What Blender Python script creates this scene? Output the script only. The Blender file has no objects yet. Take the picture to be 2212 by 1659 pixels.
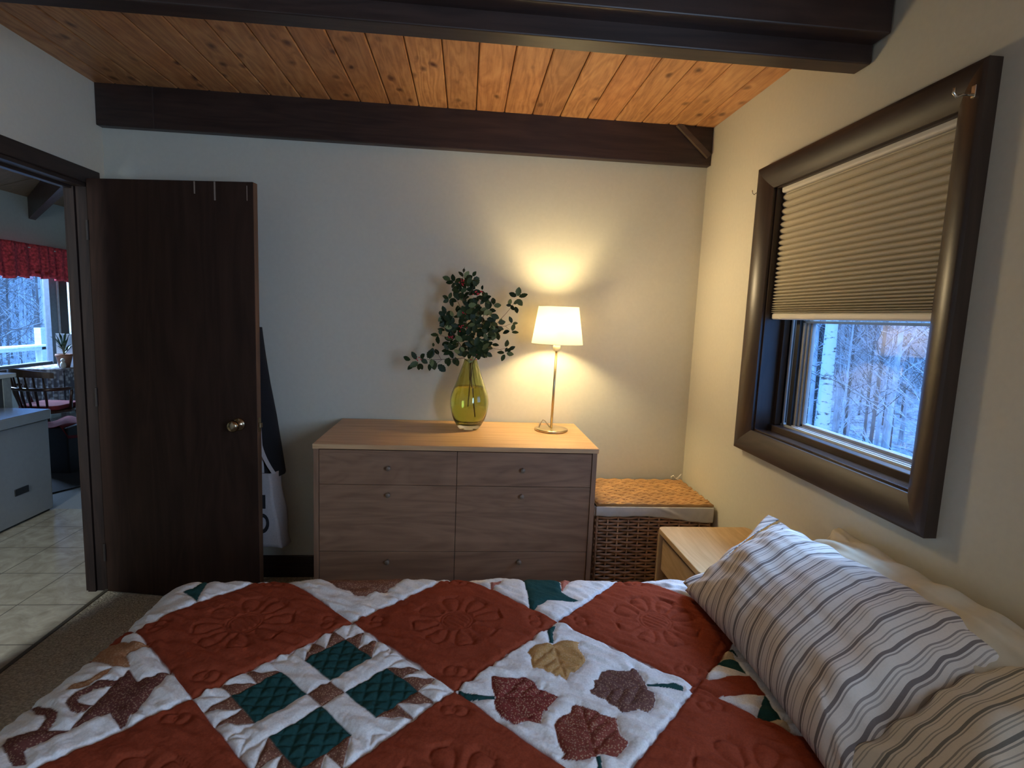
import bpy, bmesh, math, random
import numpy as np
from mathutils import Vector, Matrix
random.seed(7)
scene = bpy.context.scene
col = scene.collection
D2R = math.pi/180

# ---------------------------------------------------------------- camera
CAM = Vector((0, 0, 1.46))
def cam_matrix(yaw, pitch, roll):
    Rz = Matrix.Rotation(yaw, 3, 'Z'); Rx = Matrix.Rotation(math.pi/2+pitch, 3, 'X'); Rr = Matrix.Rotation(roll, 3, 'Z')
    return Rz @ Rx @ Rr
cd = bpy.data.cameras.new('camera'); cam = bpy.data.objects.new('camera', cd); col.objects.link(cam)
cam.matrix_world = Matrix.Translation(CAM) @ cam_matrix(-5.0794*D2R, -7.0131*D2R, 2.3061*D2R).to_4x4()
cd.sensor_width = 36; cd.lens = 36*1176.49/2212; cd.clip_start = .02; cd.clip_end = 400
scene.camera = cam
# ---------------------------------------------------------------- sky, exposure, lights
scene.view_settings.view_transform = 'Standard'; scene.view_settings.look = 'None'
scene.view_settings.gamma = 1; scene.view_settings.use_curve_mapping = False
scene.view_settings.exposure = 1.9
w = bpy.data.worlds.new('world'); scene.world = w; w.use_nodes = True
bg = w.node_tree.nodes['Background']; bg.inputs[0].default_value = (.13, .37, .95, 1); bg.inputs[1].default_value = 1.0

def area(name, loc, target, sx, sy, power, color, portal=False, spread=180):
    l = bpy.data.lights.new(name, 'AREA'); l.shape = 'RECTANGLE'; l.size = sx; l.size_y = sy
    l.energy = power; l.color = color; l.spread = spread*D2R
    if portal: l.cycles.is_portal = True
    o = bpy.data.objects.new(name, l); col.objects.link(o)
    o.location = loc; o.rotation_euler = (Vector(target)-Vector(loc)).to_track_quat('-Z', 'Y').to_euler()
    return o
# dusk daylight through the window beside the camera, the side window, the far window and the kitchen window
area('daylight_near', (1.40, -.50, 1.52), (.2, .2, 1.6), .98, .98, 13, (.53, .73, 1.0))
area('daylight_side', (2.5, 1.95, 2.9), (.9, 1.65, .9), 1.4, 1.2, 75, (.30, .55, 1.0))
area('daylight_far', (-6.6, 6.6, 3.4), (-4.0, 5.6, .6), 2.0, 2.0, 420, (.42, .64, 1.0))
area('daylight_kitchen', (-2.14, .36, 1.55), (-2.3, 3.5, .7), .36, 1.15, 12.5, (.86, .95, .92))

# ---------------------------------------------------------------- materials
MATS = {}
def new_mat(name):
    m = bpy.data.materials.new(name); m.use_nodes = True
    nt = m.node_tree; b = nt.nodes['Principled BSDF']
    return m, nt, b
def N(nt, t, **k):
    n = nt.nodes.new(t)
    for a, v in k.items(): setattr(n, a, v)
    return n
def ramp(nt, fac, stops):
    r = N(nt, 'ShaderNodeValToRGB'); e = r.color_ramp.elements
    while len(e) < len(stops): e.new(.5)
    for i, (p, c) in enumerate(stops):
        e[i].position = p; e[i].color = (*c, 1) if len(c) == 3 else c
    nt.links.new(fac, r.inputs[0]); return r.outputs[0]
def coords(nt, scale=(1,1,1), rot=(0,0,0)):
    tc = N(nt, 'ShaderNodeTexCoord'); mp = N(nt, 'ShaderNodeMapping')
    mp.inputs['Scale'].default_value = scale; mp.inputs['Rotation'].default_value = rot
    nt.links.new(tc.outputs['Object'], mp.inputs[0]); return mp.outputs[0]
def noise(nt, v, scale=5, detail=4, rough=.5, dist=0):
    n = N(nt, 'ShaderNodeTexNoise'); n.inputs['Scale'].default_value = scale; n.inputs['Detail'].default_value = detail
    n.inputs['Roughness'].default_value = rough; n.inputs['Distortion'].default_value = dist
    nt.links.new(v, n.inputs['Vector']); return n.outputs['Fac']
def mth(nt, op, a, b=None, c=None):
    n = N(nt, 'ShaderNodeMath', operation=op)
    for i, x in enumerate((a, b, c)):
        if x is None: continue
        if isinstance(x, (int, float)): n.inputs[i].default_value = x
        else: nt.links.new(x, n.inputs[i])
    return n.outputs[0]
def mixc(nt, f, a, b, mode='MIX'):
    n = N(nt, 'ShaderNodeMix', data_type='RGBA', blend_type=mode)
    for i, x in ((0, f), (6, a), (7, b)):
        if isinstance(x, (int, float)): n.inputs[i].default_value = x
        elif isinstance(x, tuple): n.inputs[i].default_value = (*x, 1)
        else: nt.links.new(x, n.inputs[i])
    return n.outputs[2]
def bump(nt, b, h, strength=.3, dist=.002):
    n = N(nt, 'ShaderNodeBump'); n.inputs['Strength'].default_value = strength; n.inputs['Distance'].default_value = dist
    nt.links.new(h, n.inputs['Height']); nt.links.new(n.outputs[0], b.inputs['Normal'])
def plain(name, c, rough=.5, metal=0, var=.12, scale=30, bs=.15, stretch=(1,1,1), **kw):
    if name in MATS: return MATS[name]
    m, nt, b = new_mat(name)
    v = coords(nt, stretch); n = noise(nt, v, scale, 4)
    lo = tuple(x*(1-var) for x in c); hi = tuple(min(1, x*(1+var)) for x in c)
    nt.links.new(ramp(nt, n, [(.3, lo), (.7, hi)]), b.inputs['Base Color'])
    b.inputs['Roughness'].default_value = rough; b.inputs['Metallic'].default_value = metal
    for k, val in kw.items(): b.inputs[k.replace('_', ' ')].default_value = val
    if bs: bump(nt, b, n, bs)
    MATS[name] = m; return m
def wood(name, c1, c2, axis=0, rough=.45, grain=26, spec=.5, bs=.12, figure=.5):
    """timber with grain lines running along one object axis"""
    if name in MATS: return MATS[name]
    m, nt, b = new_mat(name)
    st = [grain]*3; st[axis] = grain*.07
    v = coords(nt, tuple(st)); n1 = noise(nt, v, 1.6, 6, .6, .3)
    st2 = [6.0]*3; st2[axis] = .8
    v2 = coords(nt, tuple(st2)); n2 = noise(nt, v2, 1, 3, .5, figure)
    wv = mth(nt, 'FRACT', mth(nt, 'MULTIPLY', n2, 9))
    wv = mth(nt, 'ABSOLUTE', mth(nt, 'SUBTRACT', wv, .5))
    f = mth(nt, 'ADD', mth(nt, 'MULTIPLY', n1, .75), mth(nt, 'MULTIPLY', wv, .4))
    nt.links.new(ramp(nt, f, [(.3, c2), (.68, c1)]), b.inputs['Base Color'])
    b.inputs['Roughness'].default_value = rough; b.inputs['Specular IOR Level'].default_value = spec
    bump(nt, b, n1, bs, .001); MATS[name] = m; return m

# ---------------------------------------------------------------- mesh building
def origin_of(parent):
    p = Vector((0, 0, 0)); o = parent
    while o is not None: p += Vector(o.location); o = o.parent
    return p
class MB:
    """collects shapes and links them as ONE mesh object"""
    def __init__(s): s.v = []; s.f = []
    def add(s, vs, fs):
        k = len(s.v); s.v += [tuple(v) for v in vs]; s.f += [tuple(i+k for i in f) for f in fs]; return s
    def box(s, x0, x1, y0, y1, z0, z1, M=None):
        vs = [Vector((x, y, z)) for x in (x0, x1) for y in (y0, y1) for z in (z0, z1)]
        if M is not None: vs = [M @ v for v in vs]
        return s.add(vs, [(0,1,3,2), (4,6,7,5), (0,4,5,1), (2,3,7,6), (0,2,6,4), (1,5,7,3)])
    def tube(s, pts, r, n=8, closed=False, caps=True):
        pts = [Vector(p) for p in pts]; R = r if isinstance(r, (list, tuple)) else [r]*len(pts)
        m = len(pts); vs = []; prev = None
        for i, p in enumerate(pts):
            if closed: t = pts[(i+1) % m]-pts[i-1]
            else: t = pts[min(i+1, m-1)]-pts[max(i-1, 0)]
            if t.length < 1e-9: t = Vector((0, 0, 1))
            t.normalize()
            if prev is None:
                a = Vector((0, 0, 1)) if abs(t.z) < .9 else Vector((1, 0, 0)); u = t.cross(a).normalized()
            else:
                u = (prev - t*prev.dot(t))
                u = u.normalized() if u.length > 1e-6 else t.cross(Vector((0, 0, 1))).normalized()
            prev = u; q = t.cross(u)
            for j in range(n):
                a = 2*math.pi*j/n; vs.append(p + (u*math.cos(a)+q*math.sin(a))*R[i])
        fs = []
        for i in range(m if closed else m-1):
            for j in range(n):
                a = i*n+j; b = i*n+(j+1) % n; c = ((i+1) % m)*n+(j+1) % n; d = ((i+1) % m)*n+j
                fs.append((a, b, c, d))
        if caps and not closed:
            fs.append(tuple(range(n-1, -1, -1))); fs.append(tuple((m-1)*n+j for j in range(n)))
        return s.add(vs, fs)
    def lathe(s, prof, cx=0, cy=0, n=40, cap0=True, cap1=True):
        vs = [(cx+r*math.cos(2*math.pi*j/n), cy+r*math.sin(2*math.pi*j/n), z) for r, z in prof for j in range(n)]
        fs = [(i*n+j, i*n+(j+1) % n, (i+1)*n+(j+1) % n, (i+1)*n+j) for i in range(len(prof)-1) for j in range(n)]
        if cap0: fs.append(tuple(range(n-1, -1, -1)))
        if cap1: fs.append(tuple((len(prof)-1)*n+j for j in range(n)))
        return s.add(vs, fs)
    def grid(s, fn, nu, nv):
        vs = [fn(i/nu, j/nv) for i in range(nu+1) for j in range(nv+1)]
        return s.add(vs, [(i*(nv+1)+j, (i+1)*(nv+1)+j, (i+1)*(nv+1)+j+1, i*(nv+1)+j+1) for i in range(nu) for j in range(nv)])
    def prism(s, poly, z0, z1):
        n = len(poly)
        return s.add([(x, y, z0) for x, y in poly]+[(x, y, z1) for x, y in poly],
                     [tuple(range(n-1, -1, -1)), tuple(range(n, 2*n))]+[(i, (i+1) % n, n+(i+1) % n, n+i) for i in range(n)])
    def rbox(s, x0, x1, y0, y1, z0, z1, r, seg=5):
        """box with vertical edges rounded"""
        poly = []
        for cx, cy, a0 in ((x1-r, y1-r, 0), (x0+r, y1-r, 90), (x0+r, y0+r, 180), (x1-r, y0+r, 270)):
            for k in range(seg+1):
                a = (a0+90*k/seg)*D2R; poly.append((cx+r*math.cos(a), cy+r*math.sin(a)))
        return s.prism(poly, z0, z1)
    def flipyz(s): s.v = [(x, z, y) for x, y, z in s.v]; return s
    def ball(s, c, r, n=8):
        vs = []; m = n//2+1
        for i in range(m+1):
            a = math.pi*i/m
            for j in range(n): vs.append((c[0]+r*math.sin(a)*math.cos(2*math.pi*j/n), c[1]+r*math.sin(a)*math.sin(2*math.pi*j/n), c[2]+r*math.cos(a)))
        return s.add(vs, [(i*n+j, (i+1)*n+j, (i+1)*n+(j+1) % n, i*n+(j+1) % n) for i in range(m) for j in range(n)])
    def build(s, name, mat, parent=None, smooth=False, bevel=0, local=False, solid=0, kind=None, seg=2):
        me = bpy.data.meshes.new(name)
        off = Vector((0, 0, 0)) if (local or parent is None) else origin_of(parent)
        me.from_pydata([Vector(v)-off for v in s.v], [], s.f)
        bm = bmesh.new(); bm.from_mesh(me); bmesh.ops.remove_doubles(bm, verts=bm.verts, dist=1e-6)
        bmesh.ops.recalc_face_normals(bm, faces=bm.faces); bm.to_mesh(me); bm.free()
        me.materials.append(mat)
        if smooth: me.shade_smooth()
        o = bpy.data.objects.new(name, me); col.objects.link(o)
        if parent is not None: o.parent = parent
        if solid:
            md = o.modifiers.new('solid', 'SOLIDIFY'); md.thickness = solid; md.offset = 0
        if bevel:
            md = o.modifiers.new('bevel', 'BEVEL'); md.width = bevel; md.segments = seg; md.limit_method = 'ANGLE'; md.angle_limit = 35*D2R
        if kind: o['kind'] = kind
        return o
def tag(o, label=None, cat=None, group=None, kind=None):
    if label: o['label'] = label
    if cat: o['category'] = cat
    if group: o['group'] = group
    if kind: o['kind'] = kind
    return o
def thing(name, loc, label, cat, group=None, rz=0):
    o = bpy.data.objects.new(name, None); col.objects.link(o); o.empty_display_size = .1
    o.location = loc; o.rotation_euler = (0, 0, rz)
    return tag(o, label, cat, group)
def struct(name, mb, mat, label, cat, **k):
    return tag(mb.build(name, mat, **k), label, cat, kind='structure')
def children(o): return [c for c in bpy.data.objects if c.parent == o]
def copy_tree(o, parent=None):
    c = o.copy(); col.objects.link(c); c.parent = parent
    for ch in children(o): copy_tree(ch, c)
    return c
# ================================================================ the room
XL, XR, YB, YF, ZC = -1.77, 1.25, 2.91, -1.20, 2.48
wall_m = plain('wall_paint', (.62, .595, .50), .85, var=.02, scale=60, bs=.05)
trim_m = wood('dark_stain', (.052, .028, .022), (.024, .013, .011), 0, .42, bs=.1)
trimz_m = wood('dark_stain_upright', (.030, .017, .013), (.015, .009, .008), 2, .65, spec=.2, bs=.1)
trimy_m = wood('window_stain', (.050, .031, .025), (.029, .018, .014), 1, .46, spec=.35, bs=.08)
trimz_w = wood('window_stain_upright', (.062, .036, .022), (.035, .019, .012), 2, .36, bs=.08)
trimy_g = wood('window_sill_gloss', (.05, .03, .022), (.03, .018, .013), 1, .16, bs=.03)
door_m = wood('door_stain', (.048, .022, .014), (.026, .012, .008), 2, .6, spec=.22, grain=12, bs=.08)

b = MB().box(-1.89, 1.41, YB, YB+.12, 0, 2.7); struct('wall_back', b, wall_m, 'off-white painted wall behind the dresser and lamp', 'wall')
b = MB(); T0, T1 = -1.868, XL
DY0, DY1, DZ = 1.96, 2.79, 2.0
b.box(T0, T1, YF, DY0, 0, 2.7); b.box(T0, T1, DY1+.0, YB, 0, 2.7); b.box(T0, T1, DY0, DY1, DZ, 2.7)
struct('wall_left', b, wall_m, 'off-white wall around the open doorway', 'wall')
b = MB(); WY0, WY1, WZ0, WZ1 = 1.348, 2.205, 1.02, 2.03
b.box(XR, XR+.16, YF, -1.0, 0, 2.7); b.box(XR, XR+.16, -1.0, 0, 0, 1.02); b.box(XR, XR+.16, -1.0, 0, 2.03, 2.7); b.box(XR, XR+.16, 0, WY0, 0, 2.7); b.box(XR, XR+.16, WY1, YB, 0, 2.7)
b.box(XR, XR+.16, WY0, WY1, 0, WZ0); b.box(XR, XR+.16, WY0, WY1, WZ1, 2.7)
struct('wall_right', b, wall_m, 'cream wall around the window with the pleated shade', 'wall')
struct('wall_front', MB().box(-1.89, 1.41, YF-.12, YF, 0, 2.7), wall_m, 'off-white wall behind the photographer', 'wall')
f = MB(); f.box(1.33, 1.38, -1.0, -.96, 1.02, 2.03); f.box(1.33, 1.38, -.04, 0, 1.02, 2.03)
f.box(1.33, 1.38, -1.0, 0, 1.02, 1.06); f.box(1.33, 1.38, -1.0, 0, 1.99, 2.03)
struct('window_3', f, trimy_m, 'dark wooden window frame on the window wall beside the photographer', 'window')

# carpet
m, nt, bs = new_mat('berber_carpet')
v = coords(nt, (1, 1, 1)); n1 = noise(nt, coords(nt, (90, 160, 90)), 1, 3, .6); n2 = noise(nt, v, 3, 3)
vo = N(nt, 'ShaderNodeTexVoronoi'); vo.inputs['Scale'].default_value = 110; nt.links.new(v, vo.inputs['Vector'])
c = ramp(nt, n1, [(.3, (.42, .36, .25)), (.65, (.88, .80, .62))])
nt.links.new(mixc(nt, mth(nt, 'MULTIPLY', vo.outputs['Distance'], .45), c, (.26, .22, .16)), bs.inputs['Base Color'])
bs.inputs['Roughness'].default_value = 1; bs.inputs['Specular IOR Level'].default_value = .1
bump(nt, bs, mth(nt, 'ADD', n1, vo.outputs['Distance']), .9, .006)
struct('floor', MB().box(XL, XR, YF, YB, -.06, .008), m, 'beige looped carpet on the bedroom floor', 'floor')
# tile floor of the other room
m, nt, bs = new_mat('floor_tile')
tc = N(nt, 'ShaderNodeTexCoord'); sp = N(nt, 'ShaderNodeSeparateXYZ'); nt.links.new(tc.outputs['Object'], sp.inputs[0])
def gl(o, off, pitch, wd):
    fr = mth(nt, 'FRACT', mth(nt, 'ADD', mth(nt, 'DIVIDE', mth(nt, 'SUBTRACT', o, off), pitch), 100.5))
    return mth(nt, 'LESS_THAN', mth(nt, 'ABSOLUTE', mth(nt, 'SUBTRACT', fr, .5)), wd)
g = mth(nt, 'MAXIMUM', gl(sp.outputs[0], -2.41, .32, .009), gl(sp.outputs[1], 2.955, .3225, .009))
n1 = noise(nt, coords(nt), 9, 6, .65, 1.2)
base = ramp(nt, n1, [(.3, (.34, .29, .22)), (.7, (.56, .50, .40))])
nt.links.new(mixc(nt, g, base, (.12, .10, .08)), bs.inputs['Base Color'])
nt.links.new(mth(nt, 'ADD', mth(nt, 'MULTIPLY', g, .5), .22), bs.inputs['Roughness'])
bump(nt, bs, mth(nt, 'SUBTRACT', mth(nt, 'MULTIPLY', n1, .2), g), .35, .002)
struct('floor', MB().box(-5, XL, .5, 3.92, -.06, .004), m, 'beige square floor tiles in the next room', 'floor')
struct('floor', MB().box(-5, -1.89, 3.92, 7.7, -.06, .004), plain('grey_carpet', (.24, .24, .23), .95, scale=200, bs=.6),
       'light grey carpet beyond the tiles in the next room', 'floor')
struct('trim_1', MB().box(XL-.005, XL+.012, DY0, DY1, .0, .012), plain('threshold', (.10, .085, .06), .6), 'thin strip between carpet and tiles at the doorway', 'trim')

# ceiling of tongue and groove pine boards, grooves running front to back
m, nt, bs = new_mat('pine_boards')
tc = N(nt, 'ShaderNodeTexCoord'); sp = N(nt, 'ShaderNodeSeparateXYZ'); nt.links.new(tc.outputs['Object'], sp.inputs[0])
idx = mth(nt, 'FLOOR', mth(nt, 'DIVIDE', mth(nt, 'SUBTRACT', sp.outputs[0], -.262+.0015), .1413))
wn = N(nt, 'ShaderNodeTexWhiteNoise', noise_dimensions='1D'); nt.links.new(idx, wn.inputs['W'])
cb = N(nt, 'ShaderNodeCombineXYZ')
nt.links.new(mth(nt, 'MULTIPLY', sp.outputs[0], 1), cb.inputs[0])
nt.links.new(mth(nt, 'ADD', mth(nt, 'MULTIPLY', sp.outputs[1], 1), mth(nt, 'MULTIPLY', wn.outputs[0], 37)), cb.inputs[1])
def mp(vec, sc):
    k = N(nt, 'ShaderNodeMapping'); k.inputs['Scale'].default_value = sc; nt.links.new(vec, k.inputs[0]); return k.outputs[0]
kn = N(nt, 'ShaderNodeTexVoronoi'); kn.inputs['Scale'].default_value = 1; kn.inputs['Randomness'].default_value = 1
wob = N(nt, 'ShaderNodeTexNoise'); wob.inputs['Scale'].default_value = 9; nt.links.new(cb.outputs[0], wob.inputs['Vector'])
kv = mixc(nt, .035, cb.outputs[0], wob.outputs['Color'])
nt.links.new(mp(kv, (10.5, 6.5, 1)), kn.inputs['Vector'])
kd = kn.outputs['Distance']
grain_in = mth(nt, 'ADD', mth(nt, 'MULTIPLY', noise(nt, mp(cb.outputs[0], (7, .9, 1)), 1, 3, .5, .6), 11), mth(nt, 'DIVIDE', .30, mth(nt, 'ADD', kd, .16)))
rings = mth(nt, 'ABSOLUTE', mth(nt, 'SUBTRACT', mth(nt, 'FRACT', grain_in), .5))
fine = noise(nt, mp(cb.outputs[0], (140, 5, 1)), 1, 4, .6)
n3 = noise(nt, mp(cb.outputs[0], (16, 6, 1)), 1, 3, .6, 1.5)
f = mth(nt, 'ADD', mth(nt, 'ADD', mth(nt, 'MULTIPLY', rings, .5), mth(nt, 'MULTIPLY', fine, .45)), mth(nt, 'MULTIPLY', n3, .42))
c0 = ramp(nt, f, [(.30, (.30, .125, .048)), (.62, (.52, .26, .11)), (.78, (.60, .33, .15))])
tint = ramp(nt, wn.outputs[0], [(0, (.80, .74, .70)), (.5, (1, .98, .95)), (1, (1.0, .88, .80))])
c1 = mixc(nt, 1.0, c0, tint, 'MULTIPLY')
kmask = ramp(nt, kd, [(.05, (1, 1, 1)), (.10, (.75, .75, .75)), (.22, (0, 0, 0))])
c2 = mixc(nt, kmask, c1, (.11, .036, .014))
nt.links.new(c2, bs.inputs['Base Color']); bs.inputs['Roughness'].default_value = .42
bump(nt, bs, mth(nt, 'SUBTRACT', fine, kmask), .25, .002)
pine_m = m
b = MB(); x = -.262-.1413*11; g = .008
while x < XR+.16:
    x0, x1 = max(x, XL-.12), min(x+.1413, XR+.16)
    if x1 > x0:
        b.prism([(x0+.0020, .02), (x0+.0020, -.005), (x0+.006, -.009), (x1-.006, -.009), (x1-.0020, -.005), (x1-.0020, .02)], 0, 1)
    x += .1413
b.v = [(p[0], YF-.12+p[2]*(YB+.24-YF), ZC+p[1]+.002) for p in b.v]
b.box(XL-.1, XR+.1, YF-.1, YB+.1, ZC+.024, ZC+.05)
struct('ceiling', b, pine_m, 'knotty orange pine board ceiling', 'ceiling')

# beams
b = MB().box(XL, XR, YB-.045, YB, 2.283, ZC-.003)
struct('trim_2', b, trim_m, 'dark brown beam along the top of the back wall', 'beam', bevel=.004)
seam = MB().box(-1.512, -1.506, YB-.0475, YB-.04, 2.285, ZC-.006)
struct('trim_2', seam, plain('seam', (.05, .03, .025), .6), 'upright seam in the back wall beam near its left end', 'trim')
b = MB(); d = Vector((.155, 0, -.165)).normalized(); nrm = Vector((d.z, 0, -d.x))
p0 = Vector((1.055, YB-.064, 2.475)); p1 = Vector((1.232, YB-.064, 2.325))
for q in (p0, p1): pass
vs = [p + nrm*s + Vector((0, t, 0)) for p in (p0, p1) for s in (-.014, .014) for t in (0, .018)]
b.add(vs, [(0,1,3,2), (4,6,7,5), (0,4,5,1), (2,3,7,6), (0,2,6,4), (1,5,7,3)])
struct('trim_3', b, wood('brace_wood', (.11, .07, .045), (.06, .036, .024), 0, .6), 'slanting wooden strip in the upper right corner of the back beam', 'trim', bevel=.002)
b = MB().box(XL, XR-.006, 1.722, 1.797, 2.292, 2.362).box(XL, XR-.006, 1.65, 1.797, 2.348, ZC-.002)
struct('trim_4', b, trim_m, 'heavy dark ceiling beam crossing the room in front of the pine boards', 'beam', bevel=.004)
# baseboards
struct('baseboard_back', MB().box(XL, XR, YB-.014, YB, .008, .13), trim_m, 'dark baseboard on the back wall', 'baseboard', bevel=.003)
struct('baseboard_right', MB().box(XR-.014, XR, YF, YB-.015, .008, .13), trimy_m, 'dark baseboard on the window wall', 'baseboard', bevel=.003)
struct('baseboard_left', MB().box(XL, XL+.014, YF, DY0-.075, .008, .13), trimy_m, 'dark baseboard beside the doorway', 'baseboard', bevel=.003)

# door frame
def doorframe():
    o = bpy.data.objects.new('trim_5', None); col.objects.link(o); o.location = (XL, DY1, 0)
    tag(o, 'dark wooden frame around the open doorway', 'door frame', kind='structure')
    MB().box(-1.868, XL+.004, DY1-.022, DY1, 0, DZ).build('jamb', trimz_m, o, bevel=.002)
    MB().box(-1.868, XL+.004, DY0, DY0+.022, 0, DZ).build('jamb', trimz_m, o, bevel=.002)
    MB().box(-1.868, XL+.004, DY0, DY1, DZ-.022, DZ).build('head_jamb', trimy_m, o, bevel=.002)
    MB().box(-1.852, -1.815, DY1-.034, DY1-.02, 0, DZ-.022).build('door_stop', trimz_m, o, bevel=.002)
    MB().box(-1.86, -1.825, DY0+.02, DY1-.02, DZ-.034, DZ-.02).build('door_stop', trimy_m, o, bevel=.002)
    MB().box(XL, XL+.014, DY1-.006, DY1+.062, .008, DZ+.062).build('casing', trimz_m, o, bevel=.004)
    MB().box(XL, XL+.014, DY0-.062, DY0+.006, .008, DZ+.062).build('casing', trimz_m, o, bevel=.004)
    c = MB().box(XL, XL+.016, DY0-.062, DY1+.062, DZ-.006, DZ+.062); c.build('casing', trimy_m, o, bevel=.004)
    MB().box(-1.882, -1.868, DY1+.012, DY1+.07, 0, DZ+.06).build('casing', trimz_m, o, bevel=.003)
    MB().box(-1.882, -1.868, DY0-.06, DY1+.06, DZ-.006, DZ+.06).build('casing', trimy_m, o, bevel=.003)
doorframe()

# door, swung open towards the back wall
def door():
    ang = math.atan2(2.616-2.741, -.968+1.738)
    o = bpy.data.objects.new('door_1', None); col.objects.link(o); o.location = (-1.738, 2.741, 0); o.rotation_euler = (0, 0, ang)
    tag(o, 'dark brown flat wooden door standing open against the back wall', 'door', kind='structure')
    W = .782
    MB().box(-.012, W, 0, .036, .014, 2.012).build('door_leaf', door_m, o, local=True, bevel=.0015)
    MB().box(W, W+.0015, .002, .034, .014, 2.010).build('door_edge', wood('raw_edge', (.17, .085, .045), (.10, .05, .028), 2, .6), o, local=True)
    brass = plain('aged_brass', (.42, .33, .22), .22, 1, var=.05, bs=0)
    k = MB(); k.lathe([(.031, 0), (.031, .004), (.026, .009), (.012, .011), (.011, .030), (.020, .036), (.0275, .046), (.0275, .056), (.021, .064), (.010, .067)], n=32)
    Mx = Matrix.Translation((W-.088, 0, .905)) @ Matrix.Rotation(math.pi/2, 4, 'X')
    k.v = [tuple(Mx @ Vector(v)) for v in k.v]; k.build('door_knob', brass, o, smooth=True, local=True)
    k = MB(); k.lathe([(.031, 0), (.031, .004), (.026, .009), (.012, .011), (.011, .030), (.020, .036), (.0275, .046), (.0275, .056), (.021, .064), (.010, .067)], n=32)
    Mx = Matrix.Translation((W-.088, .036, .905)) @ Matrix.Rotation(-math.pi/2, 4, 'X')
    k.v = [tuple(Mx @ Vector(v)) for v in k.v]; k.build('door_knob', brass, o, smooth=True, local=True)
    l = MB().box(W+.0012, W+.004, .006, .030, .870, .940).box(W+.004, W+.014, .011, .025, .892, .914)
    l.build('latch_plate', brass, o, local=True, bevel=.001)
    for z in (.22, 1.0, 1.78):
        h = MB(); h.tube([(-.014, -.004, z-.045), (-.014, -.004, z+.045)], .006, 10); h.build('hinge', plain('dark_hinge', (.03, .02, .016), .7, 0, bs=0), o, local=True)
    sc = plain('bare_wood_chip', (.30, .22, .17), .8)
    for x, z0, z1, t in ((.505, 1.955, 2.009, .006), (.60, 1.928, 2.009, .007), (.753, 1.93, 1.995, .003)):
        MB().box(x, x+t, -.0012, .001, z0, z1).build('scuff_mark', sc, o, local=True)
door()

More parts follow.
